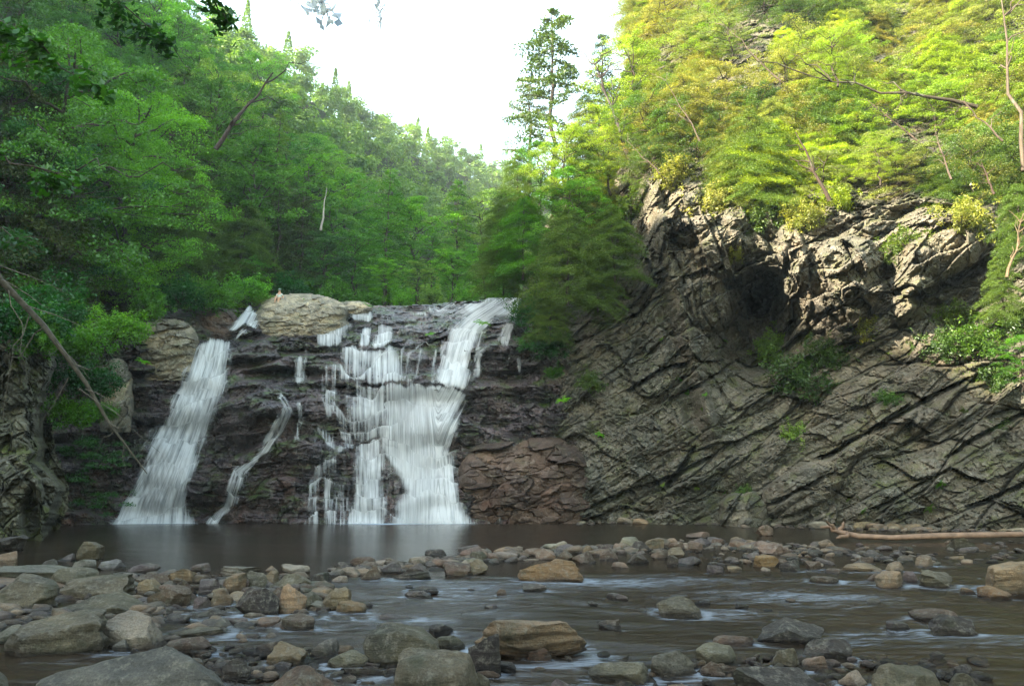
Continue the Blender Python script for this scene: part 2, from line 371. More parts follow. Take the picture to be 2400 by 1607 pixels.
# ---------------------------------------------------------------- the gorge terrain (world space)
def floor_z(Y): return lerp_tab([(-60, 0.4), (0, -0.6), (10, -0.45), (43, -1.2), (46, -1.0), (52, 8), (57, 12.6), (70, 15.5), (120, 24), (170, 33), (320, 70)], Y)
def toe_l(Y): return lerp_tab([(-80, -30), (-20, -19), (0, -16.5), (22, -18.5), (32, -22), (40, -24), (46, -23), (50, -20.5), (56, -18), (62, -16), (75, -14), (100, -9), (130, -1), (160, 8), (200, 34), (320, 140)], Y)
def toe_r(Y): return lerp_tab([(-80, 40), (0, 26), (30, 24), (40, 20), (50, 8), (56, 5), (75, 9), (100, 22), (160, 50), (320, 200)], Y)
def hz(x, Y):
    x = np.asarray(x, float); Y = np.asarray(Y, float)
    l = np.maximum(0, toe_l(Y) - x); r = np.maximum(0, x - toe_r(Y))
    z = floor_z(Y) + 1.15 * l + 1.05 * r
    z = z + np.interp(Y, [15, 24, 36, 46, 53, 60], [0, 6.5, 8.5, 11, 5, 0]) * sstep(0, 3.5, l)      # steep bank above the pool
    amp = sstep(0, 12, l + r)
    nz = fbm(np.stack([x.ravel() / 14, Y.ravel() / 14, np.zeros(x.size)], -1), 4, 5).reshape(x.shape)
    z = z + amp * nz * 3.0 + 0.25 * nz
    cap = 62 + 0.1 * Y
    return np.where(z > cap, cap + (z - cap) * 0.15, z)
xs = np.linspace(-190, 190, 260); xs = np.sign(xs) * (np.abs(xs) ** 1.35) / (190 ** 0.35); ys = np.concatenate([np.linspace(-90, 0, 30)[:-1], np.linspace(0, 110, 180)[:-1], np.linspace(110, 330, 70)])
X, Y_ = np.meshgrid(xs, ys)
g = mesh_np('ground', np.stack([X, Y_, hz(X, Y_)], -1).reshape(-1, 3), grid_faces(len(ys), len(xs))[:, ::-1], M_SOIL)
tag(obj('ground', g), kind='structure')
# outer land sheet to the horizon
ox = np.linspace(-2200, 2200, 60); OX, OY = np.meshgrid(ox, ox)
rr = np.maximum(np.abs(OX), np.abs(OY - 100))
OZ = np.where(rr < 300, -30, 18) + fbm(np.stack([OX.ravel() / 400, OY.ravel() / 400, 0 * OX.ravel()], -1), 3, 8).reshape(OX.shape) * 14
tag(obj('hills', mesh_np('hills', np.stack([OX, OY, OZ], -1).reshape(-1, 3), grid_faces(60, 60)[:, ::-1], M_SOIL)), kind='structure')
# stream bed under the water
bx = np.linspace(-24, 28, 240); by = np.linspace(2, 50, 240); BX, BY = np.meshgrid(bx, by)
bn = fbm(np.stack([BX.ravel(), BY.ravel(), 0 * BX.ravel()], -1) * 0.9, 4, 31).reshape(BX.shape)
bank = sstep(-1.5, -6.0, BX + 0.28 * (BY - 6)) * sstep(16.5, 12.5, BY)          # the boulder bank at the left
barl = np.exp(-((BY - (14.3 + 0.30 * BX + 0.02 * BX * BX)) / 1.6) ** 2)
BZ = -0.34 + 0.09 * bn - sstep(18, 26, BY) * 0.8 + 0.26 * bank + 0.20 * barl
tag(obj('stream_bed', mesh_np('stream_bed', np.stack([BX, BY, BZ], -1).reshape(-1, 3), grid_faces(240, 240)[:, ::-1], M_BED)), kind='structure')

# ---------------------------------------------------------------- rock faces
def sheet(name, depthf, px0, px1, py0, py1, step, mat, keepf=None, **k):
    px, py = np.meshgrid(np.arange(px0, px1 + step, step), np.arange(py0, py1 + step, step))
    D, tone = depthf(px, py)
    V = at(px, py, D).reshape(-1, 3)
    keep = keepf(px, py) if keepf else None
    Fq = grid_faces(*px.shape, keep=keep)
    V, Fq, (tone,) = compact(V, Fq, [tone.ravel()])
    return obj(name, mesh_np(name, V, Fq, mat, False if k.get('flat') else True, attrs={'tone': tone}))

# the rock step the falls run over
fcol = rbf([(100, 1240, 40.0), (100, 1000, 41.5), (100, 800, 43), (200, 1235, 42.0), (300, 1230, 43.8), (500, 1230, 44.6), (700, 1228, 44.2), (900, 1228, 44.6), (1100, 1228, 44.6), (1350, 1228, 45.0), (1500, 1228, 47),
    (300, 1000, 45.5), (500, 1000, 46.0), (620, 1050, 45.0), (620, 950, 45.0), (760, 1050, 45.6), (900, 1000, 46.6), (1000, 1100, 45.6), (1150, 950, 46.6), (1300, 950, 47.4), (200, 900, 44.6),
    (300, 850, 46.0), (500, 850, 47.6), (620, 830, 47.2), (760, 850, 47.8), (900, 850, 48.2), (1060, 850, 48.2), (1200, 850, 48.0), (1320, 850, 49.5),
    (330, 780, 47.5), (460, 760, 49), (600, 790, 50.0), (760, 790, 50.5), (900, 790, 50.8), (1060, 770, 50.5), (1200, 760, 50.0), (1320, 760, 51.5),
    (200, 760, 47), (330, 715, 50), (520, 700, 54), (700, 705, 56), (900, 712, 57), (1050, 706, 58), (1200, 700, 59), (1320, 700, 58), (900, 755, 52.5), (1100, 730, 53.5), (700, 760, 52)])
def falls_depth(px, py, raw=False):
    D0 = fcol(px, py); P = at(px, py, D0).reshape(-1, 3)
    M = rotm(0, 5, 0)
    # step profile: ledges of varying height running across
    zz = P[:, 2] + 0.5 * fbm(P * np.array([0.25, 0.2, 0.3]), 3, 3) + 0.05 * P[:, 0]
    led = np.zeros(len(P))
    for per, am, sd_ in ((2.7, 0.95, 1), (1.05, 0.34, 2), (0.42, 0.08, 3)):
        t = zz / per + 0.7 * fbm(P * 0.16, 2, 40 + sd_); fr = t - np.floor(t)
        led += am * (sstep(0.0, 0.75, fr) * (1 - sstep(0.86, 1.0, fr)) - 0.5) * -1 * (0.6 + 0.8 * (_h(np.floor(t).astype(np.int64), (P[:, 0] / 3).astype(np.int64), np.zeros(len(P), np.int64), sd_) / 2147483647.0))
    b1, c1, t1 = blocks(P, (3.2, 2.0, 1.3), M, 71, 0.7, 0.9, .05); b2, c2, t2 = blocks(P, (1.0, 0.8, 0.5), rotm(5, 14, 0), 72, 0.6, 1.0, .08)
    b3, c3, t3 = blocks(P, (0.30, 0.3, 0.16), M, 73, 0.3, 1.0)
    d = led + 0.55 * b1 + 0.15 * c1 + 0.17 * b2 + 0.06 * c2 + 0.045 * b3 + 0.03 * c3 + 0.10 * fbm(P * 1.7, 4, 9)
    kk, ke, kt = bricks(P, (2.4, 1, .75), rotm(0, 3, 0), 76, .8, .06); d = d - .25 * b1 + .26 * kk + .10 * ke
    D = D0.ravel() - 0.4 + d
    pxr, pyr = px.ravel(), py.ravel()
    # dark undercut below the ledge left of the main falls, the bulging dome under it
    e = lambda cx, cy, rx, ry: np.exp(-(((pxr - cx) / rx) ** 2 + ((pyr - cy) / ry) ** 2) ** 1.5)
    D += 2.2 * e(655, 877, 95, 16) + 1.0 * e(570, 850, 40, 12) - 1.5 * e(600, 960, 85, 80) - 0.9 * e(560, 1130, 100, 60) - 0.6 * e(720, 1060, 90, 50)
    D += 1.6 * e(1210, 885, 80, 16) + 1.2 * e(1250, 930, 60, 25) + 1.2 * e(320, 885, 60, 14)
    return D.reshape(px.shape), (0.5 * t1 + 0.3 * t2 + 0.2 * t3).reshape(px.shape)
lip = [(60, 730), (200, 720), (330, 735), (430, 722), (540, 722), (620, 716), (800, 712), (900, 716), (1000, 712), (1080, 704), (1240, 700), (1400, 700)]
rock = sheet('rock_ledge', falls_depth, 90, 1420, 690, 1252, 2.6, M_FALLS, keepf=lambda px, py: py > lerp_tab(lip, px), flat=True)
tag(rock, 'dark wet stepped rock ledge the waterfalls run down', 'rock ledge')
# smooth front envelope of that face, for the water
EX, EY = np.meshgrid(np.arange(90, 1420, 3.0), np.arange(670, 1260, 3.0)); ED, _ = falls_depth(EX, np.maximum(EY, 690))
E2 = ED.copy()
for k_ in range(2):
    pad = np.pad(E2, 1, mode='edge'); E2 = np.min([pad[a:a + E2.shape[0], b:b + E2.shape[1]] for a in range(3) for b in range(3)], 0)
for k_ in range(2):
    pad = np.pad(E2, 1, mode='edge'); E2 = np.mean([pad[a:a + E2.shape[0], b:b + E2.shape[1]] for a in range(3) for b in range(3)], 0)
E3 = E2.copy()
for k_ in range(34):
    pad = np.pad(E3, 1, mode='edge'); E3 = np.mean([pad[a:a + E3.shape[0], b:b + E3.shape[1]] for a in range(3) for b in range(3)], 0)
def env(px, py, E2=E2):
    u = np.clip((px - 90) / 3.0, 0, EX.shape[1] - 1.001); v = np.clip((py - 670) / 3.0, 0, EX.shape[0] - 1.001)
    i = v.astype(int); j = u.astype(int); a = v - i; b = u - j
    return (E2[i, j] * (1 - a) * (1 - b) + E2[i + 1, j] * a * (1 - b) + E2[i, j + 1] * (1 - a) * b + E2[i + 1, j + 1] * a * b)

# the tall cliff at the right and the steep hillside above it
ccol = rbf([(1200, 1260, 50), (1260, 1225, 48), (1330, 1225, 44.6), (1500, 1225, 43.2), (1650, 1222, 42), (1800, 1226, 40.0), (1900, 1232, 37.8), (2100, 1240, 34.8), (2400, 1247, 32.2), (2600, 1255, 30),
    (1210, 1000, 51), (1300, 1000, 47), (1380, 1000, 45.4), (1500, 1020, 44.2), (1640, 1070, 42.4), (1400, 820, 47), (1500, 830, 45.5), (1480, 700, 46.2), (1500, 520, 45.0), (1520, 430, 44.6), (1540, 620, 43.6),
    (1560, 430, 42.0), (1590, 560, 41.2), (1610, 700, 41.6), (1625, 850, 42.2), (1640, 980, 42.6), (1690, 640, 41.0), (1690, 740, 42.4), (1740, 820, 45.5), (1775, 720, 46.5), (1800, 660, 45.0), (1815, 800, 45.0), (1740, 560, 40.4), (1800, 540, 39.6),
    (1700, 1000, 42.0), (1780, 930, 41.6), (1860, 640, 38.6), (1880, 860, 39.4), (1850, 1020, 39.6), (1850, 1130, 38.8), (1960, 600, 36.6), (1990, 690, 36.6), (1980, 780, 38.8), (2000, 920, 37.8), (2000, 1100, 36.4),
    (2080, 640, 37.8), (2150, 590, 34.8), (2240, 550, 34.0), (2230, 660, 37.4), (2130, 700, 35.8), (2150, 860, 36.0), (2300, 1000, 33.8), (2400, 820, 34.2), (2400, 620, 35.2), (2600, 700, 32),
    (1560, 330, 45.5), (1700, 350, 43), (1900, 440, 40.4), (2100, 440, 38.6), (2400, 440, 37.4), (1750, 200, 46), (1790, 120, 47), (1500, 150, 56), (1430, 400, 53), (1350, 550, 52), (1250, 700, 53), (2000, 200, 46), (2400, 200, 43), (2000, -150, 57), (2400, -150, 52), (1600, -150, 62), (2600, 100, 42)])
MC = rotm(14, 30, 8)
def cliff_depth(px, py):
    D0 = ccol(px, py); P = at(px, py, D0).reshape(-1, 3); pxr, pyr = px.ravel(), py.ravel()
    big = 1 + 0.8 * np.exp(-(((pxr - 1900) / 350) ** 2 + ((pyr - 650) / 220) ** 2)) + 0.7 * np.exp(-(((pxr - 1660) / 130) ** 2 + ((pyr - 570) / 150) ** 2))
    slab = np.exp(-(((pxr - 1450) / 170) ** 2 + ((pyr - 1000) / 260) ** 2))          # smoother slabs at the left
    b0, c0, t0 = blocks(P, (6.0, 4.0, 2.6), MC, 10, 0.3, 0.8, 0.05)
    b1, c1, t1 = blocks(P, (2.6, 2.0, 1.2), MC, 11, 0.35, 1.0, 0.05)
    b2, c2, t2 = blocks(P, (0.8, 0.9, 1.3), rotm(8, 24, -14), 12, 0.35, 1.1, 0.07)
    b3, c3, t3 = blocks(P, (0.75, 0.6, 0.42), rotm(-6, 34, 10), 13, 0.3, 1.2, 0.09)
    b4, c4_, t4 = blocks(P, (0.30, 0.28, 0.20), rotm(0, 20, 30), 14, 0.3, 1.3, 0.12)
    rough = sstep(-0.45, 0.35, fbm(P * 0.16, 3, 66))                                # broken areas against smooth slabs
    bed = fbm((P @ MC.T) * np.array([0.12, 0.12, 1.5]), 4, 77)
    k0, e0, u0 = bricks(P, (3.8, 1, 2.4), MC, 31, 0.8, .05); k1, e1, u1 = bricks(P, (1.35, 1, 1.0), rotm(12, 25, 4), 32, 1.0, .07); k2, e2, u2 = bricks(P, (0.55, 1, 0.40), rotm(10, 35, 10), 33, 1.0, .10)
    st_ = sstep(1, .45, np.sqrt(((pxr - 1690) / 190) ** 2 + ((pyr - 620) / 260) ** 2)); st_ = np.maximum(st_, .8 * sstep(1, .5, np.sqrt(((pxr - 1960) / 120) ** 2 + ((pyr - 680) / 170) ** 2)))
    m0, g0, _u = bricks(P, (3.0, 1, 1.6), rotm(6, -58, 0), 41, .9, .06); m1, g1, _u1 = bricks(P, (1.2, 1, .8), rotm(-8, -66, 6), 42, 1.0, .08)
    sw = (fbm(P * .3, 2, 88) * .4 + st_ > .5); k0 = np.where(sw, m0, k0); e0 = np.where(sw, g0, e0); k1 = np.where(sw, m1, k1); e1 = np.where(sw, g1, e1); u1 = np.where(sw, _u1, u1)
    t0 = .5 * t0 + .5 * u0; t1 = .4 * t1 + .6 * u1; t2 = .4 * t2 + .6 * u2
    d = 0.30 * b0 + (0.60 * k0 + 0.34 * e0) * (1 - 0.3 * slab) + big * (0.36 * k1 + 0.20 * e1 + 0.10 * b1) * (1 - 0.35 * slab) + (0.14 * k2 + 0.07 * e2) * (0.5 + 0.6 * rough) + (0.10 * b2 + 0.06 * b3) * rough + (0.05 * b4 + 0.03 * c4_) + 0.10 * bed
    def ell(cx, cy, rx, ry, rot, pw=2.6):
        a = math.radians(rot); u = ((pxr - cx) * math.cos(a) + (pyr - cy) * math.sin(a)) / rx; v = (-(pxr - cx) * math.sin(a) + (pyr - cy) * math.cos(a)) / ry
        w = 1 + 0.18 * fbm(np.stack([u * 1.6, v * 1.6, u * 0 + cx], -1), 2, 4)
        return np.clip(1 - (np.abs(u) ** pw + np.abs(v) ** pw) / w, 0, 1)
    for f_ in ((2185, 615, 120, 62, -26, 2.2), (1985, 660, 85, 110, 15, 1.7), (1862, 640, 34, 118, -8, 1.6), (2140, 700, 60, 34, -40, 1.3), (1615, 500, 60, 70, 40, 1.3), (1700, 590, 70, 60, 20, 1.5), (1660, 700, 45, 80, -20, 1.3),
               (1620, 1100, 60, 40, -20, 0.8), (1890, 1140, 110, 48, -24, 1.1), (2050, 1000, 110, 42, -32, 0.9), (2230, 960, 110, 36, -32, 1.0), (2100, 1150, 120, 45, -30, 0.8), (1790, 590, 70, 40, 10, 1.2), (1500, 900, 120, 60, -22, 0.5), (1440, 1110, 120, 55, -20, 0.5), (1830, 760, 22, 110, 4, 0.9)):
        d -= .75 * f_[5] * ell(*f_[:5]) ** 0.4
    def seg(x0, y0, x1, y1, wd, dp):
        L2 = (x1 - x0) ** 2 + (y1 - y0) ** 2; t = ((pxr - x0) * (x1 - x0) + (pyr - y0) * (y1 - y0)) / L2; tt = np.clip(t, 0, 1)
        s_ = ((pxr - x0) * (y1 - y0) - (pyr - y0) * (x1 - x0)) / math.sqrt(L2) + 7 * fbm(P * 0.5, 3, 19); e = np.maximum(np.abs(t - .5) - .5, 0) * math.sqrt(L2)
        s_ = -s_ if x1 > x0 else s_                                                # positive below the line
        return dp * np.where(s_ < 0, 0, 1 - sstep(0, wd, s_)) * (1 - sstep(0, 25, e))
    for q_ in ((1370, 1192, 1660, 1075, 16, 1.0), (1480, 905, 1600, 845, 18, 1.2), (1580, 925, 1700, 855, 16, 1.0), (1360, 1225, 1480, 1180, 10, .6), (1930, 1065, 2120, 955, 20, 1.0), (2060, 1000, 2250, 890, 18, 1.0), (2230, 1060, 2400, 965, 16, .8),
               (1780, 1190, 1900, 1140, 12, .7), (2050, 1190, 2200, 1110, 12, .6), (2150, 690, 2300, 610, 40, 2.4), (1560, 1130, 1620, 1060, 22, 1.6), (1900, 860, 2010, 800, 22, 1.2), (1440, 760, 1540, 700, 12, .8), (2280, 1180, 2420, 1110, 16, 1.0)):
        d += seg(*q_)
    # the long prow: a ridge line running down the face, smooth dark wall at its left
    t_ = (pyr - 430) / 600; xr_ = 1520 + 150 * np.clip(t_, 0, 1.1); on = sstep(-0.05, 0.03, t_) * sstep(1.08, 0.95, t_)
    d += on * (1.2 * sstep(30, 0, np.abs(pxr - xr_ + 34)) - 1.0 * sstep(22, 0, np.abs(pxr - xr_ - 6)))
    cave = np.exp(-((((pxr - 1765) + 0.25 * (pyr - 790) + 14 * fbm(P * .4, 3, 8)) / 80) ** 2 + ((pyr - 790) / 108) ** 2) ** 2.5)
    d = d + 2.1 * cave
    low = sstep(1120, 1220, pyr) * sstep(1750, 1950, pxr); d = d + 0.25 * low * b2
    return (D0.ravel() + d).reshape(px.shape), (0.3 * t0 + 0.35 * t1 + 0.25 * t2 + 0.1 * t3).reshape(px.shape)
def cliff_keep(px, py):
    return px > np.maximum(lerp_tab([(-200, 1600), (0, 1520), (150, 1480), (330, 1400), (480, 1300), (600, 1240), (720, 1215), (1300, 1205)], py), 0)
cliff = sheet('cliff', cliff_depth, 1200, 2600, -180, 1262, 2.9, M_CLIFF, keepf=cliff_keep, flat=True)
tag(cliff, 'tall fractured grey cliff rising from the pool at the right', 'cliff')

# lichen-covered rock wall at the left edge
ledge = [(640, 40), (700, 85), (780, 112), (870, 118), (930, 95), (1000, 88), (1060, 96), (1090, 108), (1140, 126), (1190, 124), (1230, 108), (1262, 100)]
def left_depth(px, py):
    edge = lerp_tab(ledge, py.ravel()); pxr, pyr = px.ravel(), py.ravel()
    D0 = 26.0 + 1.0 * (px.ravel() + 100) / 100 + sstep(760, 640, pyr) * 3 - 0.8 * sstep(900, 1260, pyr)
    en = 13 * fbm(np.stack([pyr / 60, pyr * 0, pxr / 200], -1), 3, 45) + 5 * fbm(np.stack([pyr / 14, pyr * 0, pxr / 60], -1), 2, 46)
    D0 = D0 + 7.5 * sstep(-4, 22, pxr - edge + 6 + en) + 1.3 * sstep(0, 14, pxr - 52 - .10 * (pyr - 900) + en) - 0.8 * sstep(0, 10, pxr + 10 - .06 * (1100 - pyr) + en) - .9 * sstep(0, 12, pyr - 1075 + .35 * pxr + en)
    P = at(pxr, pyr, D0)
    M = rotm(0, -35, 20)
    b0, c0, t0 = blocks(P, (2.2, 1.8, 1.5), M, 21, 0.6, 0.9, 0.05); b1, c1, t1 = blocks(P, (0.8, 0.8, 0.6), M, 22, 0.6, 1.1, 0.08); b2, c2, t2 = blocks(P, (0.3, 0.3, 0.2), M, 23, 0.4, 1.0, 0.12)
    kk, ke, kt = bricks(P, (1.9, 1, 1.0), rotm(8, -62, 0), 25, 1.0, .08); kj, kf, kt2 = bricks(P, (.7, 1, .35), rotm(0, -52, 0), 26, 1.0, .1)
    d = 0.2 * b0 + 0.1 * c0 + .36 * kk + .22 * ke + .11 * kj + .06 * kf + 0.14 * b1 + 0.14 * c1 + 0.04 * b2 + 0.04 * c2 + 0.15 * fbm(P * 1.5, 4, 3)
    d += 1.3 * np.exp(-(((pxr - 72) / 22) ** 2 + ((pyr - 1215) / 60) ** 2) ** 2)       # black recess beside the leaning pillar
    return (D0 + d).reshape(px.shape), (0.5 * t0 + 0.5 * t1).reshape(px.shape)
lw_ = sheet('rock_wall', left_depth, -260, 165, 735, 1285, 2.6, M_LEFTC, keepf=lambda px, py: px < lerp_tab(ledge, py) + 36, flat=True)
tag(lw_, 'lichen-spotted grey rock wall at the left edge of the pool', 'rock wall')

# rock masses that stand on their own
def rockmass(name, px0, px1, py0, py1, Y, mat, seed, thick=2.0, ang=20, size=1.0, outline=None, label='', cat='rock', round_=2.4, step=2.4):
    """a bulging rock: front dome as a sheet with its outline falling back all round"""
    cx, cy, hx, hy = (px0 + px1) / 2, (py0 + py1) / 2, (px1 - px0) / 2, (py1 - py0) / 2
    def df(px, py):
        u = (px.ravel() - cx) / hx; v = (py.ravel() - cy) / hy
        P0 = at(px.ravel(), py.ravel(), Y)
        wob = 1 + 0.10 * fbm(np.stack([np.arctan2(v, u) * 1.2, u * 0, u * 0 + seed], -1), 3, seed)
        top = np.where(v < 0, np.abs(v), np.abs(v) * 0.55)
        r = (np.abs(u) ** round_ + top ** round_) ** (1 / round_) / wob
        D0 = Y + thick * (1 - np.sqrt(np.clip(1 - r ** 2, 0, 1))) + np.clip(r - 1, 0, 1) * 14
        M = rotm(8, ang, 0)
        b0, c0, t0 = blocks(P0, (2.6 * size, 1.6 * size, 1.0 * size), M, seed, 0.5, 1.0, 0.06); b1, c1, t1 = blocks(P0, (0.9 * size, 0.7 * size, 0.36 * size), rotm(4, ang - 12, 0), seed + 1, 0.5, 1.1, 0.08)
        d = size * (0.42 * b0 + 0.16 * c0 + 0.13 * b1 + 0.05 * c1 + 0.12 * fbm(P0 * 1.6, 4, seed)) + 0.05 * fbm(P0 * 4, 3, seed)
        return (D0 + d).reshape(px.shape), (0.6 * t0 + 0.4 * t1).reshape(px.shape)
    def kf(px, py):
        u = (px - cx) / hx; v = (py - cy) / hy; top = np.where(v < 0, np.abs(v), np.abs(v) * 0.55)
        return (np.abs(u) ** round_ + top ** round_) ** (1 / round_) < 1.10
    o = sheet(name, df, px0 - hx * 0.15, px1 + hx * 0.15, py0 - hy * 0.15, py1 + hy * 0.15, step, mat, keepf=kf, flat=True)
    return tag(o, label, cat)
rockmass('rock_outcrop', 1082, 1372, 1022, 1262, 42.6, M_RED, 301, 2.6, 14, 1.0, label='low reddish brown rock outcrop at the right foot of the falls', cat='rock outcrop')
rockmass('boulder', 590, 822, 692, 812, 49.0, M_TANR, 311, 3.0, 8, 0.26, label='large pale flat-topped boulder at the top of the falls with grass tufts in a crack', cat='boulder', round_=2.0)
rockmass('rock_outcrop', 322, 462, 752, 880, 45.2, M_TANR, 321, 2.0, 8, 0.7, label='tan ledge rocks under the bushes left of the left cascade', cat='rock outcrop')
rockmass('rock_outcrop', 428, 556, 722, 806, 48.6, M_RED, 331, 2.2, -14, 0.7, label='rust brown rock beside the small upper chute', cat='rock outcrop')
rockmass('rock_outcrop', 232, 312, 846, 1000, 42.4, M_TANR, 341, 2.0, 60, 0.7, label='narrow tan rock face between the ferns and the left cascade', cat='rock outcrop')
rockmass('rock_outcrop', 1690, 1810, 1150, 1262, 38.6, M_CLIFF, 351, 1.8, 40, 0.8, label='angular dark rock with a notch at the foot of the cliff', cat='rock')
rockmass('boulder', 786, 870, 706, 738, 52.6, M_TANR, 361, 1.5, 8, 0.3, label='small pale rock behind the large pale boulder at the lip', cat='boulder', step=1.8)

# ---------------------------------------------------------------- falling water
def flow_sheet(name, shapes, x0, x1, y0, y1, cen, parent=None, off=.10, step=2.0, seed=0, veil=None, ledges=1.0):
    """one draped sheet of water; `cov` says how much of the rock it covers, shapes are rows (py, left, right, density, edge softness)"""
    px, py = np.meshgrid(np.arange(x0, x1, step), np.arange(y0, y1 + 1, step))
    wob = 5 * fbm(np.stack([px.ravel() / 50, py.ravel() / 36, 0 * px.ravel() + seed], -1), 4, seed + 40).reshape(px.shape)
    cov = np.full(px.shape, -1.0); wy = 13 * fbm(np.stack([px.ravel() / 34, py.ravel() / 120, 0 * px.ravel() + seed], -1), 3, seed + 50).reshape(px.shape)
    for rows in shapes:
        a = np.array(sorted(rows), float); yy = py + wy; xl = np.interp(yy, a[:, 0], a[:, 1]); xr = np.interp(yy, a[:, 0], a[:, 2]); de = np.interp(yy, a[:, 0], a[:, 3])
        w = xr - xl; soft = np.clip(w * .30, 5, 20); e = np.minimum(px + wob * np.clip(w / 40, .5, 1.3) - xl, xr - px - wob * np.clip(w / 40, .5, 1.3))
        tp = sstep(-3, 16, yy - a[0, 0]) if a.shape[1] < 5 else 1.0; bt = 1 if a[-1, 0] > 1220 else sstep(-3, 14, a[-1, 0] - yy)
        c = (de + .26) - .75 * (1 - sstep(-soft, soft, e)) - .8 * (1 - tp) - .8 * (1 - bt); cov = np.maximum(cov, c)
    if veil is not None: cov = np.maximum(cov, veil(px, py))
    # irregular ledges: the sheet thickens at each lip and frays under it, and the streaks start anew
    P_ = at(px, py, env(px, py)).reshape(-1, 3); tl = (P_[:, 2] / 1.25 + 1.1 * fbm(P_ * np.array([.22, .1, .2]), 3, seed + 5) + .5 * fbm(P_ * .5, 2, seed + 6)); tl = tl + .35 * fbm(P_ * np.array([1.1, .1, .3]), 2, seed + 7); fr = (tl - np.floor(tl)).reshape(px.shape); kl = np.floor(tl).astype(np.int64)
    shift = (_h(kl, kl * 0, kl * 0, seed) / 2147483647.0 * 5).reshape(px.shape); lw_2 = ledges * np.clip(.55 + .7 * fbm(P_ * .35, 2, seed + 8).reshape(px.shape), .1, 1) * (1 - .6 * sstep(.75, 1.0, cov)); cov = cov + lw_2 * (0.13 * sstep(.80, .98, fr) + .07 * sstep(.6, 1, fr) - .11 * (1 - sstep(0, .5, fr)))
    D = env(px, py); rgh = fbm(np.stack([px.ravel() / 7, py.ravel() / 45, 0 * px.ravel() + seed], -1), 3, seed + 9).reshape(px.shape)
    th = sstep(.35, .8, cov); D = D * (1 - th) + (env(px, py, E3) - .12) * th - off - .15 * th - .04 * rgh
    V = at(px, py, D).reshape(-1, 3); u = (px - cen(px, py)) * 46 / F + shift; v = py * 46 / F
    keep = cov > .12; Fq = grid_faces(*px.shape, keep=keep); V, Fq, (cv, uu, vv) = compact(V, Fq, [cov.ravel(), u.ravel(), v.ravel()])
    o = obj(name, mesh_np(name, V, Fq, M_FALL, uv=np.stack([uu, vv], -1), attrs={'cov': cv})); 
    if parent is not None: o.parent = parent; o.matrix_parent_inverse = Matrix.Translation(-parent.location)
    return o
def strand(pts, dens=.5, w0=1.0): return [(p[1], p[0] - p[2] * w0 / 2, p[0] + p[2] * w0 / 2, dens) for p in pts]
LC = [(798, 500), (860, 486), (915, 468), (1010, 433), (1090, 400), (1180, 364), (1226, 354)]
o = flow_sheet('waterfall', [[(798, 464, 538, .72), (840, 448, 537, .80), (900, 428, 528, .80), (915, 410, 525, .80), (960, 398, 510, .74), (1010, 372, 488, .76), (1050, 350, 470, .74), (1090, 343, 456, .78), (1120, 322, 444, .72), (1180, 286, 438, .72), (1228, 250, 452, .84)],
    [(940, 470, 516, .40), (1010, 450, 500, .40), (1060, 440, 480, .34), (1120, 430, 462, .30)]], 236, 560, 790, 1229, lambda px, py: lerp_tab(LC, py) + (px - lerp_tab(LC, py)) * np.interp(py, [798, 1228], [0, .55]), seed=1, off=.16, ledges=.5)
tag(o, 'wide white cascade falling on the left side into the pool', 'waterfall')
o = flow_sheet('waterfall', [[(714, 586, 604, .72), (735, 572, 602, .74), (752, 546, 602, .76), (765, 530, 606, .78), (776, 524, 608, .60)], [(772, 548, 590, .56), (803, 538, 584, .46)], [(792, 508, 552, .66), (804, 480, 545, .8)]], 500, 620, 706, 806, lambda px, py: lerp_tab([(706, 600), (765, 566), (806, 520)], py), seed=2, off=.5)
tag(o, 'narrow white chute of water above the left cascade', 'waterfall')
CENT = [(700, 1195), (750, 1120), (780, 1090), (860, 1068), (906, 1056), (1000, 1006), (1060, 985), (1228, 1000)]
def mveil(px, py):
    n = fbm(np.stack([px.ravel() / 26, py.ravel() / 90, 0 * px.ravel() + 3], -1), 4, 61).reshape(px.shape)
    z = sstep(690, 780, px) * sstep(1130, 1060, px) * sstep(730, 800, py) * (1 - .6 * sstep(1180, 1228, py)); return (.36 + .22 * n) * z + .1 * (z - 1)
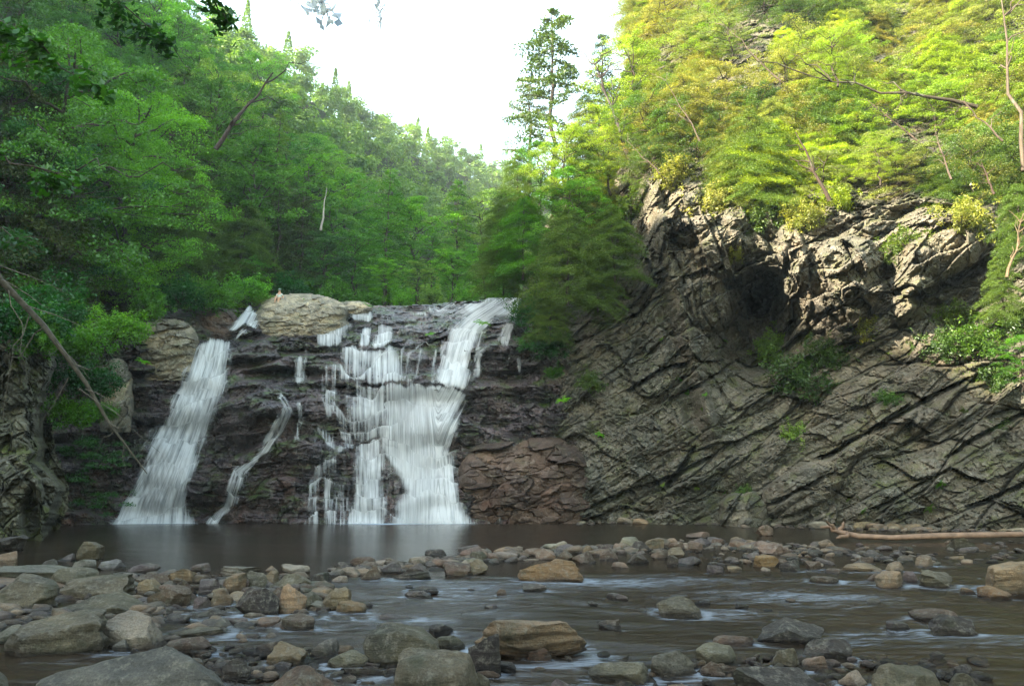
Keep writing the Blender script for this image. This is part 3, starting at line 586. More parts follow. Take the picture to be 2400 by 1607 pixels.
MS = [[(700, 1150, 1246, .60, 0), (712, 1085, 1236, .66, 0), (730, 1096, 1205, .76, 0), (750, 1082, 1160, .80, 0), (780, 1056, 1124, .80, 0), (820, 1044, 1108, .80, 0), (860, 1034, 1100, .78, 0), (908, 1020, 1096, .80, 0)],
    [(704, 985, 1130, .36), (722, 980, 1150, .40), (748, 1060, 1160, .46)], [(714, 800, 1180, .20), (760, 900, 1120, .22), (800, 880, 1060, .18)],
    [(898, 1002, 1096, .70), (915, 975, 1084, .78), (960, 955, 1072, .76), (1000, 945, 1066, .72), (1040, 915, 1060, .74), (1066, 900, 1046, .80)],
    [(812, 806, 934, .52), (830, 796, 934, .58), (860, 790, 938, .48), (908, 788, 944, .44)], [(815, 878, 932, .62), (850, 866, 938, .72), (908, 864, 946, .66)],
    [(898, 842, 958, .52), (930, 834, 966, .50), (965, 816, 970, .58), (1000, 804, 975, .46), (1045, 835, 975, .52)], [(900, 890, 1005, .60), (960, 896, 990, .64), (1010, 902, 985, .66), (1052, 876, 990, .72)],
    [(896, 850, 1090, .50), (914, 840, 1090, .60), (935, 850, 1080, .5)], [(960, 800, 960, .46), (975, 800, 960, .44)],
    [(1030, 832, 902, .56), (1060, 832, 906, .62), (1110, 836, 900, .66), (1160, 828, 900, .62), (1229, 808, 902, .76)],
    [(1030, 880, 1060, .70), (1060, 894, 1046, .82), (1100, 930, 1058, .80), (1140, 944, 1068, .78), (1180, 938, 1080, .78), (1229, 924, 1096, .90)],
    [(1070, 888, 950, .26), (1120, 888, 950, .24), (1170, 884, 948, .20), (1229, 880, 944, .30)],
    [(755, 738, 824, .70), (770, 736, 816, .72), (800, 740, 812, .54), (818, 745, 815, .36)], [(722, 810, 888, .56), (745, 816, 880, .56), (762, 812, 880, .36)],
    [(760, 840, 870, .70), (790, 843, 867, .64), (820, 838, 866, .70)], [(758, 888, 924, .52), (790, 878, 920, .66), (820, 866, 918, .68)], [(724, 962, 1024, .52), (752, 958, 1005, .46)],
    [(1100, 745, 830, .20), (1160, 760, 830, .26), (1229, 770, 832, .44)]]
for t in ([(1060, 788, 14), (1020, 800, 12), (985, 812, 9), (960, 840, 8), (952, 870, 7), (944, 905, 7)], [(1025, 800, 8), (1018, 840, 8), (1014, 905, 8)], [(990, 812, 8), (984, 850, 7), (972, 905, 7)], [(1040, 795, 9), (1032, 850, 8), (1026, 905, 8)], [(965, 812, 8), (944, 832, 8), (938, 870, 7)],
          [(786, 905, 30), (772, 935, 22), (780, 960, 20), (800, 985, 20), (815, 1020, 24), (825, 1060, 22)], [(765, 925, 16), (768, 960, 16), (775, 1000, 12)], [(745, 1000, 30), (770, 1030, 24), (800, 1045, 30), (830, 1060, 32)], [(800, 1050, 20), (752, 1090, 20), (738, 1130, 18), (735, 1180, 18), (740, 1229, 24)], [(776, 1100, 15), (768, 1150, 14), (770, 1229, 16)], [(700, 935, 10), (702, 990, 12), (690, 1040, 10)]):
    MS.append(strand(t, .44, 1.5))
o = flow_sheet('waterfall', MS, 690, 1262, 698, 1229, lambda px, py: (lerp_tab(CENT, py)) * sstep(900, 1030, px), seed=4, veil=mveil)
tag(o, 'broad main cascade pouring down the middle of the stepped rock face', 'waterfall')
def rivulet(pts, label, dens=.5, w0=1.5):
    dens = dens + .04; w0 = w0 * 1.15
    xs_ = [p[0] for p in pts]; ys_ = [p[1] for p in pts]; o = flow_sheet('rivulet', [strand(pts, dens, w0)], min(xs_) - 30, max(xs_) + 30, min(ys_) - 4, max(ys_) + 2, lambda px, py: lerp_tab([(p[1], p[0]) for p in sorted(pts, key=lambda q: q[1])], py), seed=int(pts[0][0]) % 97, step=1.6); tag(o, label, 'rivulet')
rivulet([(650, 920, 10), (668, 945, 14), (676, 965, 18), (668, 985, 22), (655, 1010, 24), (640, 1035, 22), (622, 1062, 22), (590, 1082, 26), (562, 1105, 24), (548, 1150, 26), (538, 1185, 28), (515, 1202, 22), (498, 1229, 24)], 'thin winding rivulet between the left cascade and the main falls', .44)
rivulet([(712, 820, 14), (706, 850, 12), (704, 900, 16)], 'short thin fall under the large pale boulder', .42, 2)
rivulet([(1196, 745, 12), (1190, 765, 12), (1180, 790, 14), (1178, 810, 12)], 'small fall near the lip beside the overhanging hemlock', .46, 2)
rivulet([(1146, 812, 30), (1126, 826, 18), (1118, 850, 12), (1116, 900, 12)], 'thin thread of water just right of the main chute', .46, 1.5)
rivulet([(1214, 830, 8), (1216, 890, 8)], 'faint hairline trickle in the dark recess right of the falls', .46)

# ================================================================ vegetation
def leaf_mesh(name, C, Nn, T, L, W, tone, mat, fold=0.15):
    """one diamond leaf (2 tris as a quad) per centre C, facing Nn, pointing along T"""
    n = len(C); Nn = Nn / (np.linalg.norm(Nn, axis=1)[:, None] + 1e-9)
    T = T - (T * Nn).sum(1)[:, None] * Nn; T /= np.linalg.norm(T, axis=1)[:, None] + 1e-9
    S = np.cross(Nn, T); L = np.asarray(L).reshape(-1, 1) * np.ones((n, 1)); W = np.asarray(W).reshape(-1, 1) * np.ones((n, 1))
    a = C - T * L * 0.5; b = C + S * W * 0.5 - Nn * fold * W + T * L * 0.05; c = C + T * L * 0.5 - Nn * fold * L * 0.5; d = C - S * W * 0.5 - Nn * fold * W + T * L * 0.05
    V = np.stack([a, b, c, d], 1).reshape(-1, 3); Fq = np.arange(4 * n).reshape(n, 4)
    return mesh_np(name, V, Fq, mat, False, attrs={'tone': np.repeat(tone, 4)})
def rdir(rs, n):
    v = rs.normal(size=(n, 3)); return v / np.linalg.norm(v, axis=1)[:, None]
def limb_path(p0, p1, rs, n=7, sag=0.0, jit=0.08):
    t = np.linspace(0, 1, n)[:, None]; P = p0 * (1 - t) + p1 * t; L = np.linalg.norm(p1 - p0)
    P = P + rs.normal(size=P.shape) * jit * L * np.sin(t * math.pi) ** 0.7 * 0.5
    P[:, 2] += sag * L * np.sin(t[:, 0] * math.pi); return P
def proto_broad(seed, h=11.0, r=3.8, nleaf=15000, lean=0.0, base=0.22, leaf=0.17, layers=1.0):
    rs = np.random.RandomState(seed); wood = MB(); C, Nn, T, tone = [], [], [], []
    top = np.array([lean, rs.uniform(-.4, .4), h * 0.93]); trunk = limb_path(np.zeros(3), top, rs, 10, 0, 0.05)
    wood.add(*tube(trunk, np.linspace(0.17, 0.03, 10) * h / 11, 8, 0.1, seed))
    nl = 24; per = nleaf // (nl * 7)
    for i in range(nl):
        u = base + (0.97 - base) * (i + rs.uniform(0, 1)) / nl; k = u * 9; j = int(min(k, 8)); p0 = trunk[j] + (trunk[j + 1] - trunk[j]) * (k - j)
        az = i * 2.4 + rs.uniform(-.4, .4); prof = math.sin(min(1, (u - base) / (1 - base) * 0.86 + 0.16) * math.pi) ** 0.6
        ln = r * prof * rs.uniform(0.75, 1.2) + 0.5
        p1 = p0 + np.array([math.cos(az) * ln, math.sin(az) * ln, ln * rs.uniform(0.05, 0.5)])
        P = limb_path(p0, p1, rs, 8, 0.06, 0.10); wood.add(*tube(P, np.linspace(0.06, 0.012, 8) * h / 11, 5, 0.1, seed + i))
        ctone = rs.uniform(0.25, 0.7)
        for k_ in range(7):
            t = rs.uniform(0.35, 1.05); q = P[min(7, int(t * 7))] + rs.normal(size=3) * np.array([.55, .55, .16]) * ln * 0.32
            m = int(per * rs.uniform(0.6, 1.4)); sz = rs.uniform(0.45, 0.85) * (r / 3.8)
            dd = rdir(rs, m) * (rs.uniform(0, 1, m) ** 0.45)[:, None] * np.array([sz, sz, sz * 0.30 * layers])
            dd[:, 2] -= 0.25 * (dd[:, 0] ** 2 + dd[:, 1] ** 2) / sz
            C.append(q + dd); Nn.append(np.array([0, 0, 1.0]) + 0.75 * rs.normal(size=(m, 3))); T.append(dd + rs.normal(size=(m, 3)) * 0.3 + (p1 - p0) * 0.1)
            tone.append(np.clip(ctone + rs.uniform(-.15, .15) + 0.16 * rs.normal(size=m), 0, 1))
            if k_ % 3 == 0: wood.add(*tube([P[min(7, int(t * 5))], q], [0.014, 0.006], 4))
    C = np.vstack(C); L = leaf * rs.uniform(0.7, 1.3, len(C))
    return leaf_mesh('crown', C, np.vstack(Nn), np.vstack(T), L, L * 0.62, np.concatenate(tone), M_LEAF), wood.mesh('trunk', M_BARK)
def proto_hemlock(seed, h=13.0, r=3.4, dens=1.0, base=0.10, top_r=0.12, droop=0.25, per=17, bare=0.0, fine=.085, tuft=.18):
    rs = np.random.RandomState(seed); wood = MB(); C, Nn, T, tone = [], [], [], []
    trunk = limb_path(np.zeros(3), np.array([rs.uniform(-.3, .3), rs.uniform(-.3, .3), h]), rs, 10, 0, 0.02)
    wood.add(*tube(trunk, np.linspace(0.19, 0.02, 10) * h / 13, 8, 0.08, seed)); nb = int(70 * dens)
    for i in range(nb):
        u = base + (0.99 - base) * (i / nb); k = u * 9; j = int(min(k, 8)); p0 = trunk[j] + (trunk[j + 1] - trunk[j]) * (k - j)
        az = i * 2.399 + rs.uniform(-.3, .3); ln = r * ((1 - u) * (1 - top_r) + top_r * min(1, (1 - u) * 5)) ** 0.75 * rs.uniform(0.6, 1.15) + .12
        dv = np.array([math.cos(az), math.sin(az), 0]); sd_ = np.array([-dv[1], dv[0], 0]); ct = rs.uniform(0.3, 0.65)
        t = np.linspace(0, 1, 7); P = p0 + dv * (t * ln)[:, None]; P[:, 2] += ln * (0.22 * t - (0.22 + droop) * t ** 2)
        P += rs.normal(size=P.shape) * 0.04; P[:, 2] += ln * rs.uniform(-.22, .18) * t; roll = rs.uniform(-.5, .5); wood.add(*tube(P, np.linspace(0.035, 0.006, 7) * h / 13, 4))
        if rs.rand() < bare: continue
        for s_ in np.linspace(0.18, 1.0, per):
            q = P[0] + (P[-1] - P[0]) * 0; kk = s_ * 6; jj = int(min(kk, 5)); q = P[jj] + (P[jj + 1] - P[jj]) * (kk - jj)
            bl = ln * 0.34 * math.sin(min(1, (1.08 - s_) * 1.3 + 0.12) * math.pi / 2) * rs.uniform(.7, 1.2) + 0.08
            for sg in (-1, 1):
                m = max(3, int(bl / fine)); w = (np.arange(m) + rs.uniform(0, 1, m)) / m
                bd = dv * rs.uniform(.35, .75) + sd_ * sg * 0.85 + np.array([0, 0, sg * roll + rs.uniform(-.25, .25)])
                cc = q + bd * (w * bl)[:, None]; cc[:, 2] -= 0.22 * bl * w ** 2; cc = cc + rs.normal(size=cc.shape) * np.array([.08, .08, .09])
                C.append(cc); Nn.append(np.array([0, 0, 1.0]) + 0.7 * rs.normal(size=(m, 3))); T.append(bd + 0.9 * rs.normal(size=(m, 3)) - np.array([0, 0, .25]))
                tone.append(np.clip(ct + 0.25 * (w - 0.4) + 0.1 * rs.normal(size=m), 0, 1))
    C = np.vstack(C); L = rs.uniform(tuft * .65, tuft * 1.35, len(C))
    return leaf_mesh('crown', C, np.vstack(Nn), np.vstack(T), L, L * 0.36, np.concatenate(tone), M_NEEDLE, 0.05), wood.mesh('trunk', M_BARK)
def proto_shrub(seed, h=1.6, r=1.3, n=5200, leaf=0.13, narrow=0.36):
    rs = np.random.RandomState(seed); wood = MB(); C, Nn, T, tone = [], [], [], []
    for i in range(22):
        d = rdir(rs, 1)[0]; d[2] = abs(d[2]) * 0.9 + 0.1; tip = d * np.array([r, r, h]) * rs.uniform(0.6, 1.05); P = limb_path(np.zeros(3), tip, rs, 6, 0.08, 0.12)
        wood.add(*tube(P, np.linspace(0.025, 0.006, 6), 4)); ct = rs.uniform(.2, .75)
        for k_ in range(9):
            q = P[rs.randint(2, 6)] + rs.normal(size=3) * 0.16 * r; m = n // 198; dd = rdir(rs, m) * rs.uniform(0.05, 0.22, m)[:, None]
            C.append(q + dd); Nn.append(dd * 2 + np.array([0, 0, .5]) + .3 * rs.normal(size=(m, 3))); T.append(dd + 0.3 * rs.normal(size=(m, 3))); tone.append(np.clip(ct + .16 * rs.normal(size=m), 0, 1))
    C = np.vstack(C); L = leaf * rs.uniform(.7, 1.3, len(C))
    return leaf_mesh('foliage', C, np.vstack(Nn), np.vstack(T), L, L * narrow, np.concatenate(tone), M_LEAF), wood.mesh('stem', M_BARK)
def proto_fern(seed, r=0.7, fr=16):
    rs = np.random.RandomState(seed); C, Nn, T, tone = [], [], [], []
    for i in range(fr):
        az = rs.uniform(0, 6.28); d = np.array([math.cos(az), math.sin(az), 0]); s_ = np.array([-d[1], d[0], 0]); ln = r * rs.uniform(.6, 1.1)
        for w in np.linspace(.1, 1, 16):
            q = d * ln * w + np.array([0, 0, ln * (1.0 * w - 0.85 * w * w)])
            for sg in (-1, 1): C.append(q + s_ * sg * .09 * r * (1.1 - w)); Nn.append([0, 0, 1]); T.append(s_ * sg + d * .4); tone.append(rs.uniform(.4, .8))
    return leaf_mesh('frond', np.array(C), np.array(Nn, float), np.array(T), np.full(len(C), .20 * r), np.full(len(C), .07 * r), np.array(tone), M_LEAF)

BR = [proto_broad(1), proto_broad(2, lean=1.4, r=4.4), proto_broad(3, r=3.3, base=0.3), proto_broad(4, lean=-1.2, r=4.0, base=0.15)]
BRF = [proto_broad(5, nleaf=26000, leaf=0.115, r=4.2, base=.12), proto_broad(6, nleaf=26000, leaf=0.115, r=4.6, base=.10, lean=1.0)]   # finer leaves for the nearer trees
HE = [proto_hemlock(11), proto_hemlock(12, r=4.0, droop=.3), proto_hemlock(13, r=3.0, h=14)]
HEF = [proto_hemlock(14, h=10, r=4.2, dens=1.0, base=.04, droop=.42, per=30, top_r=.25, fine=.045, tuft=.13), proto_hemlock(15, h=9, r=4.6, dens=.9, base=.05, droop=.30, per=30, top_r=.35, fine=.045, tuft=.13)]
PI_ = proto_hemlock(16, h=16, r=3.6, dens=.50, base=.35, droop=.02, per=14, bare=.14, top_r=.45, tuft=.30)
SH = [proto_shrub(21), proto_shrub(22, h=1.2, r=1.5), proto_shrub(23, h=2.0, r=1.2, leaf=.16, narrow=.32)]
SHS = [proto_shrub(24, h=1.1, r=1.2, leaf=.10, narrow=.6), proto_shrub(25, h=1.4, r=1.1, leaf=.09, narrow=.6)]
FE = [proto_fern(31), proto_fern(32, .8, 20)]
rng = random.Random(5)
BARK = (0.055, 0.042, 0.032)
def plant(name, proto, loc, scale, rz, color, label, cat, group=None, rx=0.0, ry=0.0, bark=BARK, parts=('crown', 'trunk')):
    t = obj(name, None, loc=loc); t.rotation_euler = (rx, ry, rz)
    t.scale = scale if hasattr(scale, '__len__') else (scale,) * 3
    tag(t, label, cat, group)
    c = obj(parts[0], proto[0], t, color=color); w = obj(parts[1], proto[1], t, color=bark); return t
def jitc(c, rng, a=0.16):
    k = 1 + rng.uniform(-a, a); return (c[0] * k * (1 + rng.uniform(-a, a)), c[1] * k, c[2] * k * (1 + rng.uniform(-a, a)))
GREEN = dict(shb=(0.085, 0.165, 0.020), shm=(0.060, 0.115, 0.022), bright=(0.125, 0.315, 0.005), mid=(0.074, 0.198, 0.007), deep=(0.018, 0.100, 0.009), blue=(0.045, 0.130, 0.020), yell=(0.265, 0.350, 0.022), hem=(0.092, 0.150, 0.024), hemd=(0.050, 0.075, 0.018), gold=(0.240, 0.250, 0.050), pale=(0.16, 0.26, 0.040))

# ---- left slope, tree by tree on the terrain
ncount = [0]
def place_slope(x, y, kind, sc, tint, label, group, name=None):
    z = float(hz(np.array([x]), np.array([y]))[0]) - 0.3
    pr = {'b': BR, 'f': BRF, 'h': HE, 'g': HEF}[kind]; p = pr[rng.randrange(len(pr))]
    con = kind in 'hg'
    return plant(name or ('hemlock_tree' if con else 'broadleaf_tree'), p, (x, y, z), sc, rng.uniform(0, 6.28), jitc(GREEN[tint], rng), label, 'tree', group)
grp = {
 ('b', 0): ('leafy broadleaf tree on the steep wooded slope left of the falls', 'broadleaf trees on the left slope'),
 ('h', 0): ('dusky drooping hemlock on the steep wooded slope left of the falls', 'hemlocks on the left slope'),
 ('b', 1): ('hazy green broadleaf tree on the valley side upstream of the falls', 'broadleaf trees up the valley'),
 ('h', 1): ('hazy hemlock on the valley side upstream of the falls', 'hemlocks up the valley')}
Y = 26.0
while Y < 100:
    sp = 3.6 + 0.022 * Y; x = float(toe_l(Y)) - 0.5
    while x > float(toe_l(Y)) - (30 if Y < 60 else 38):
        xx = x + rng.uniform(-1, 1); yy = Y + rng.uniform(-1.3, 1.3); z = float(hz(np.array([xx]), np.array([yy]))[0])
        px, py = proj(np.array([xx, yy, z + 4]))
        if -130 < px < 1300 and py > -330 and yy < 100:
            k = 'h' if rng.random() < ((0.42 if float(toe_l(Y)) - x < 12 else 0.12) if Y < 46 else .06) else 'b'; far = yy > 58
            tint = rng.choice(['hem', 'hemd', 'hem']) if k == 'h' else rng.choice(['mid', 'bright', 'blue', 'mid', 'pale'] if not far else ['mid', 'pale', 'bright', 'mid'])
            sc = rng.uniform(0.75, 1.15) * (0.9 if not far else 1.0)
            if float(toe_l(Y)) - x < 3: sc *= 0.6
            place_slope(xx, yy, k, sc, tint, *grp[(k, int(far))]); ncount[0] += 1
        x -= sp * rng.uniform(0.85, 1.2)
    Y += sp * 0.95
# ---- nearer trees at the left edge, each its own
LT = [(60, 700, 22, 'f', .62, 'deep', 'dark leafy tree low over the rock wall at the left edge'), (240, 720, 27, 'f', .62, 'bright', 'bright green leafy tree leaning out above the dead fallen trunk'),
      (330, 640, 30, 'f', .60, 'bright', 'vivid green maple with layered sprays ending in a bright tip over the left bank'), (120, 500, 25, 'f', .8, 'mid', 'tall green leafy tree behind the rock wall'),
      (430, 690, 33, 'g', .50, 'hem', 'olive hemlock with drooping tips beside the vivid maple'), (20, 420, 23, 'g', .8, 'hemd', 'brownish dark hemlock at the far left edge'), (230, 420, 29, 'f', .8, 'bright', 'broad bright green tree crown above the vivid maple'),
      (560, 640, 52, 'g', .62, 'hem', 'brownish green hemlock in front of the dark hollow above the upper chute'),
      (130, 800, 25.6, 'f', .30, 'mid', 'small leafy sapling hanging over the rock wall'), (270, 800, 31, 'f', .36, 'bright', 'low bright sapling over the tan ledge rocks')]
for px, py, Y, k, sc, tint, lab in LT:
    Y0 = Y
    while float(at(px, py, Y)[0]) > float(toe_l(Y)) - 2.5 and Y < 58: Y += .5          # back to where the bank is
    p = pt(px, py, Y); pr = (BRF if k == 'f' else HEF)[rng.randrange(2)]; sc *= Y / Y0; z = float(hz(np.array([p.x]), np.array([Y]))[0])
    plant('hemlock_tree' if k == 'g' else 'broadleaf_tree', pr, (p.x, p.y, z - .4), (sc, sc, sc * 1.15), rng.uniform(0, 6.28), jitc(GREEN[tint], rng, .06), lab, 'tree', ry=.22 if k == 'f' else .05)

# ---- trees between the top of the falls and the notch
VT = [(705, 690, 63, 'h', .8, 'hemd', 'dark feathery hemlock standing over the large pale boulder'), (640, 690, 60, 'h', .75, 'hemd', 'dark hemlock directly above the seated person'), (745, 690, 62, 'b', .6, 'blue', 'dense dark green tree behind the large pale boulder'), (830, 695, 64, 'b', .62, 'mid', 'green tree standing behind the lip left of centre'),
      (900, 700, 62, 'b', .42, 'bright', 'low fresh green tree just behind the lip of the falls'), (980, 700, 64, 'b', .42, 'pale', 'small pale green flowering bushy tree behind the lip'), (1060, 700, 66, 'b', .5, 'bright', 'bright green tree right of centre behind the lip'),
      (1140, 695, 68, 'b', .55, 'bright', 'sunny green tree at the bend behind the overhanging hemlock'), (790, 690, 72, 'b', .95, 'mid', 'tall rounded green tree with a pale dead stem beside it'), (900, 690, 76, 'h', 1.1, 'mid', 'tall layered hemlock in the middle of the valley'),
      (980, 690, 80, 'b', 1.1, 'bright', 'tall yellow green tree in the middle of the valley'), (1070, 690, 84, 'h', 1.1, 'mid', 'pale green hemlock near the notch of the valley'), (1150, 690, 86, 'b', 1.2, 'pale', 'misty green tree near the notch of the valley'),
      (690, 690, 70, 'h', .9, 'hemd', 'brownish hemlock behind the dark hollow'), (590, 700, 56, 'b', .40, 'mid', 'green sapling beside the upper chute'), (1010, 690, 70, 'b', .6, 'mid', 'rounded mid green tree over the centre of the lip')]
for px, py, Y, k, sc, tint, lab in VT:
    p = pt(px, py, Y); pr = (BR if k == 'b' else HE); pr = pr[rng.randrange(len(pr))]
    plant('hemlock_tree' if k == 'h' else 'broadleaf_tree', pr, (p.x, p.y, p.z - 1.0), sc, rng.uniform(0, 6.28), jitc(GREEN[tint], rng, .06), lab, 'tree')

# ---- far woods upstream: one mass
def far_forest():
    rs = np.random.RandomState(3); pts = []
    for Y in np.arange(98, 240, 5.5):
        for x in np.arange(-85, 95, 5.0):
            xx = x + rs.uniform(-2, 2); yy = Y + rs.uniform(-2.5, 2.5); pts.append((xx, yy))
    P = np.array(pts); Z = hz(P[:, 0], P[:, 1]); px, py = proj(np.stack([P[:, 0], P[:, 1], Z + 6], -1))
    keep = (px > 500) & (px < 1750) & (py > -100); P = P[keep]; Z = Z[keep]; V = []; tone = []
    C, Nn, T = [], [], []
    for (x, y), z in zip(P, Z):
        m = 620; h = rs.uniform(8, 13); r = rs.uniform(2.2, 3.6); con = rs.rand() < .12
        d = rdir(rs, m) * (rs.uniform(0, 1, m) ** .35)[:, None]
        if con: u = rs.uniform(0, 1, m); a = rs.uniform(0, 6.28, m); rr_ = r * .8 * (1 - u) * rs.uniform(.6, 1, m) + .1; c = np.stack([x + rr_ * np.cos(a), y + rr_ * np.sin(a), z + 1 + h * u], -1)
        else:
            lob = rdir(rs, 7); c = np.array([x, y, z + h * .6]) + d * r * .55 * np.array([1, 1, .7]) + lob[rs.randint(0, 7, m)] * r * .6 * np.array([1, 1, 1.1])
        C.append(c); Nn.append(d + np.array([0, 0, .7])); T.append(rs.normal(size=(m, 3))); tone.append(np.clip(rs.uniform(.3, .75) + .15 * rs.normal(size=m), 0, 1))
    C = np.vstack(C); print('far trees', len(P), len(C))
    o = obj('far_forest', leaf_mesh('far_forest', C, np.vstack(Nn), np.vstack(T), rs.uniform(.35, .75, len(C)), rs.uniform(.25, .5, len(C)), np.concatenate(tone), M_LEAF), color=(0.12, 0.20, 0.035))
    tag(o, 'hazy woods covering the far ridges of the valley', 'forest', kind='stuff')
far_forest()

# ---- right: on the cliff top and hillside (base points on the cliff surface)
def cliff_pt(px, py):
    D, _ = cliff_depth(np.array([[float(px)]]), np.array([[float(py)]])); return pt(px, py, float(D[0, 0]))
RT = []
grpr = {'g': ('golden green hemlock on the sunlit hillside above the cliff', 'hemlocks on the right hillside'), 'b': ('sunlit yellow green broadleaf tree on the hillside above the cliff', 'broadleaf trees on the right hillside')}
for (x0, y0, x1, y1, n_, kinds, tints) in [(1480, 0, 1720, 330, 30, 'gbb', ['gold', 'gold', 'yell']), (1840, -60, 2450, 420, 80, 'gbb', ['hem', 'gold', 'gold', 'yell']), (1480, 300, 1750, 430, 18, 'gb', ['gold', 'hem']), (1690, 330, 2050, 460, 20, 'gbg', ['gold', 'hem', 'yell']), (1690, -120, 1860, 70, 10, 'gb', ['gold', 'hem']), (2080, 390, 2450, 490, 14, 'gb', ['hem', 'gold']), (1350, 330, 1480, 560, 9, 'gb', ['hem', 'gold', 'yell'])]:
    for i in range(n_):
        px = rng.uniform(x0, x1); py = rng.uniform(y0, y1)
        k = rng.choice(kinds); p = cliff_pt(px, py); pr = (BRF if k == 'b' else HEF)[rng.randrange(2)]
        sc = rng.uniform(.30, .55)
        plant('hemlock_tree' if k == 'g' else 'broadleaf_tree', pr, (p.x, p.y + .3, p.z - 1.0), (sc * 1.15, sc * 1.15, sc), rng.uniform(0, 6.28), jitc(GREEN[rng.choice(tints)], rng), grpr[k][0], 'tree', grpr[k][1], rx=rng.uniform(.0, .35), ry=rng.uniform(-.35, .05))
# hanging clumps right on the rock, and the named ones
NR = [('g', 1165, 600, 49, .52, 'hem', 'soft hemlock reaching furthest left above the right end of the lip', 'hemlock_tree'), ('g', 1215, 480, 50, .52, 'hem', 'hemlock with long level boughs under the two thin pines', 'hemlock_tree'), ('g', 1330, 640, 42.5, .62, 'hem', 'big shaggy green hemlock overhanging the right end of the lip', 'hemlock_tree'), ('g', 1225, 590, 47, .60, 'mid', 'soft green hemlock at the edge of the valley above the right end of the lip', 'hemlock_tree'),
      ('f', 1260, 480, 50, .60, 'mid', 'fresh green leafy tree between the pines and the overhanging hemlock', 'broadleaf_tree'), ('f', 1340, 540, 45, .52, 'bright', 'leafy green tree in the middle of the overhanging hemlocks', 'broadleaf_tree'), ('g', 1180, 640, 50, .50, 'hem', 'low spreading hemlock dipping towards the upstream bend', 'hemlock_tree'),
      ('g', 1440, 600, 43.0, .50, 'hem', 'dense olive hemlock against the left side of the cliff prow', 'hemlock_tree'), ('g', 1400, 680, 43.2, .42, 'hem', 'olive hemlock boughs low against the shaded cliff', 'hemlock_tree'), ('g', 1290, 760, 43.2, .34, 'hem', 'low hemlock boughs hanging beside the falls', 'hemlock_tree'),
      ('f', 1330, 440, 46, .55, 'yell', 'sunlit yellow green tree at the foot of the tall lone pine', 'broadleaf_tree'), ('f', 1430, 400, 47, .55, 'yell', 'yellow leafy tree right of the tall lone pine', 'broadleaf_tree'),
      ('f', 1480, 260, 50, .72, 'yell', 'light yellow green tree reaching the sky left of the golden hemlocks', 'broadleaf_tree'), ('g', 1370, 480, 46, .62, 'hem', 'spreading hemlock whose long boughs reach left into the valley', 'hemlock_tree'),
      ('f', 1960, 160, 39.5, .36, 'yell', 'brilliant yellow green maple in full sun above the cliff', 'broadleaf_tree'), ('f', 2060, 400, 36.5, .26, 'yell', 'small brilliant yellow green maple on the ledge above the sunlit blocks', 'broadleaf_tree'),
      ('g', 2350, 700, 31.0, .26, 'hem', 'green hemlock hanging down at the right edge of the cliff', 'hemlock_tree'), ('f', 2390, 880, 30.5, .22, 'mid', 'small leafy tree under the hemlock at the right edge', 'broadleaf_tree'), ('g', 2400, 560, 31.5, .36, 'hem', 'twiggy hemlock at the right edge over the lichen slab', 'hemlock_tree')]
for k, px, py, Y, sc, tint, lab, nm in NR:
    p = pt(px, py, Y); pr = (BRF if k == 'f' else HEF)[rng.randrange(2)]
    plant(nm, pr, (p.x, p.y, p.z - 1.5 * sc / .5), sc, rng.uniform(0, 6.28), jitc(GREEN[tint], rng, .05), lab, 'tree')
p = pt(1298, 300, 52); plant('pine_tree', PI_, (p.x, p.y, p.z - 6.5), 1.0, 1.0, (0.085, 0.13, 0.04), 'tall lone pine standing against the sky right of the notch', 'tree', bark=(0.045, 0.038, 0.03))
p = pt(1240, 300, 56); plant('pine_tree', PI_, (p.x, p.y, p.z - 5.2), (.62, .62, .6), 3.0, (0.12, 0.16, 0.05), 'shorter thin pine just left of the tall lone pine', 'tree', bark=(0.08, 0.065, 0.05))
p = pt(1410, 110, 60); plant('hemlock_tree', HE[2], (p.x, p.y, p.z - 12.0), .95, 0, (0.05, 0.085, 0.04), 'slim hazy spruce tip showing against the sky right of the lone pine', 'tree')

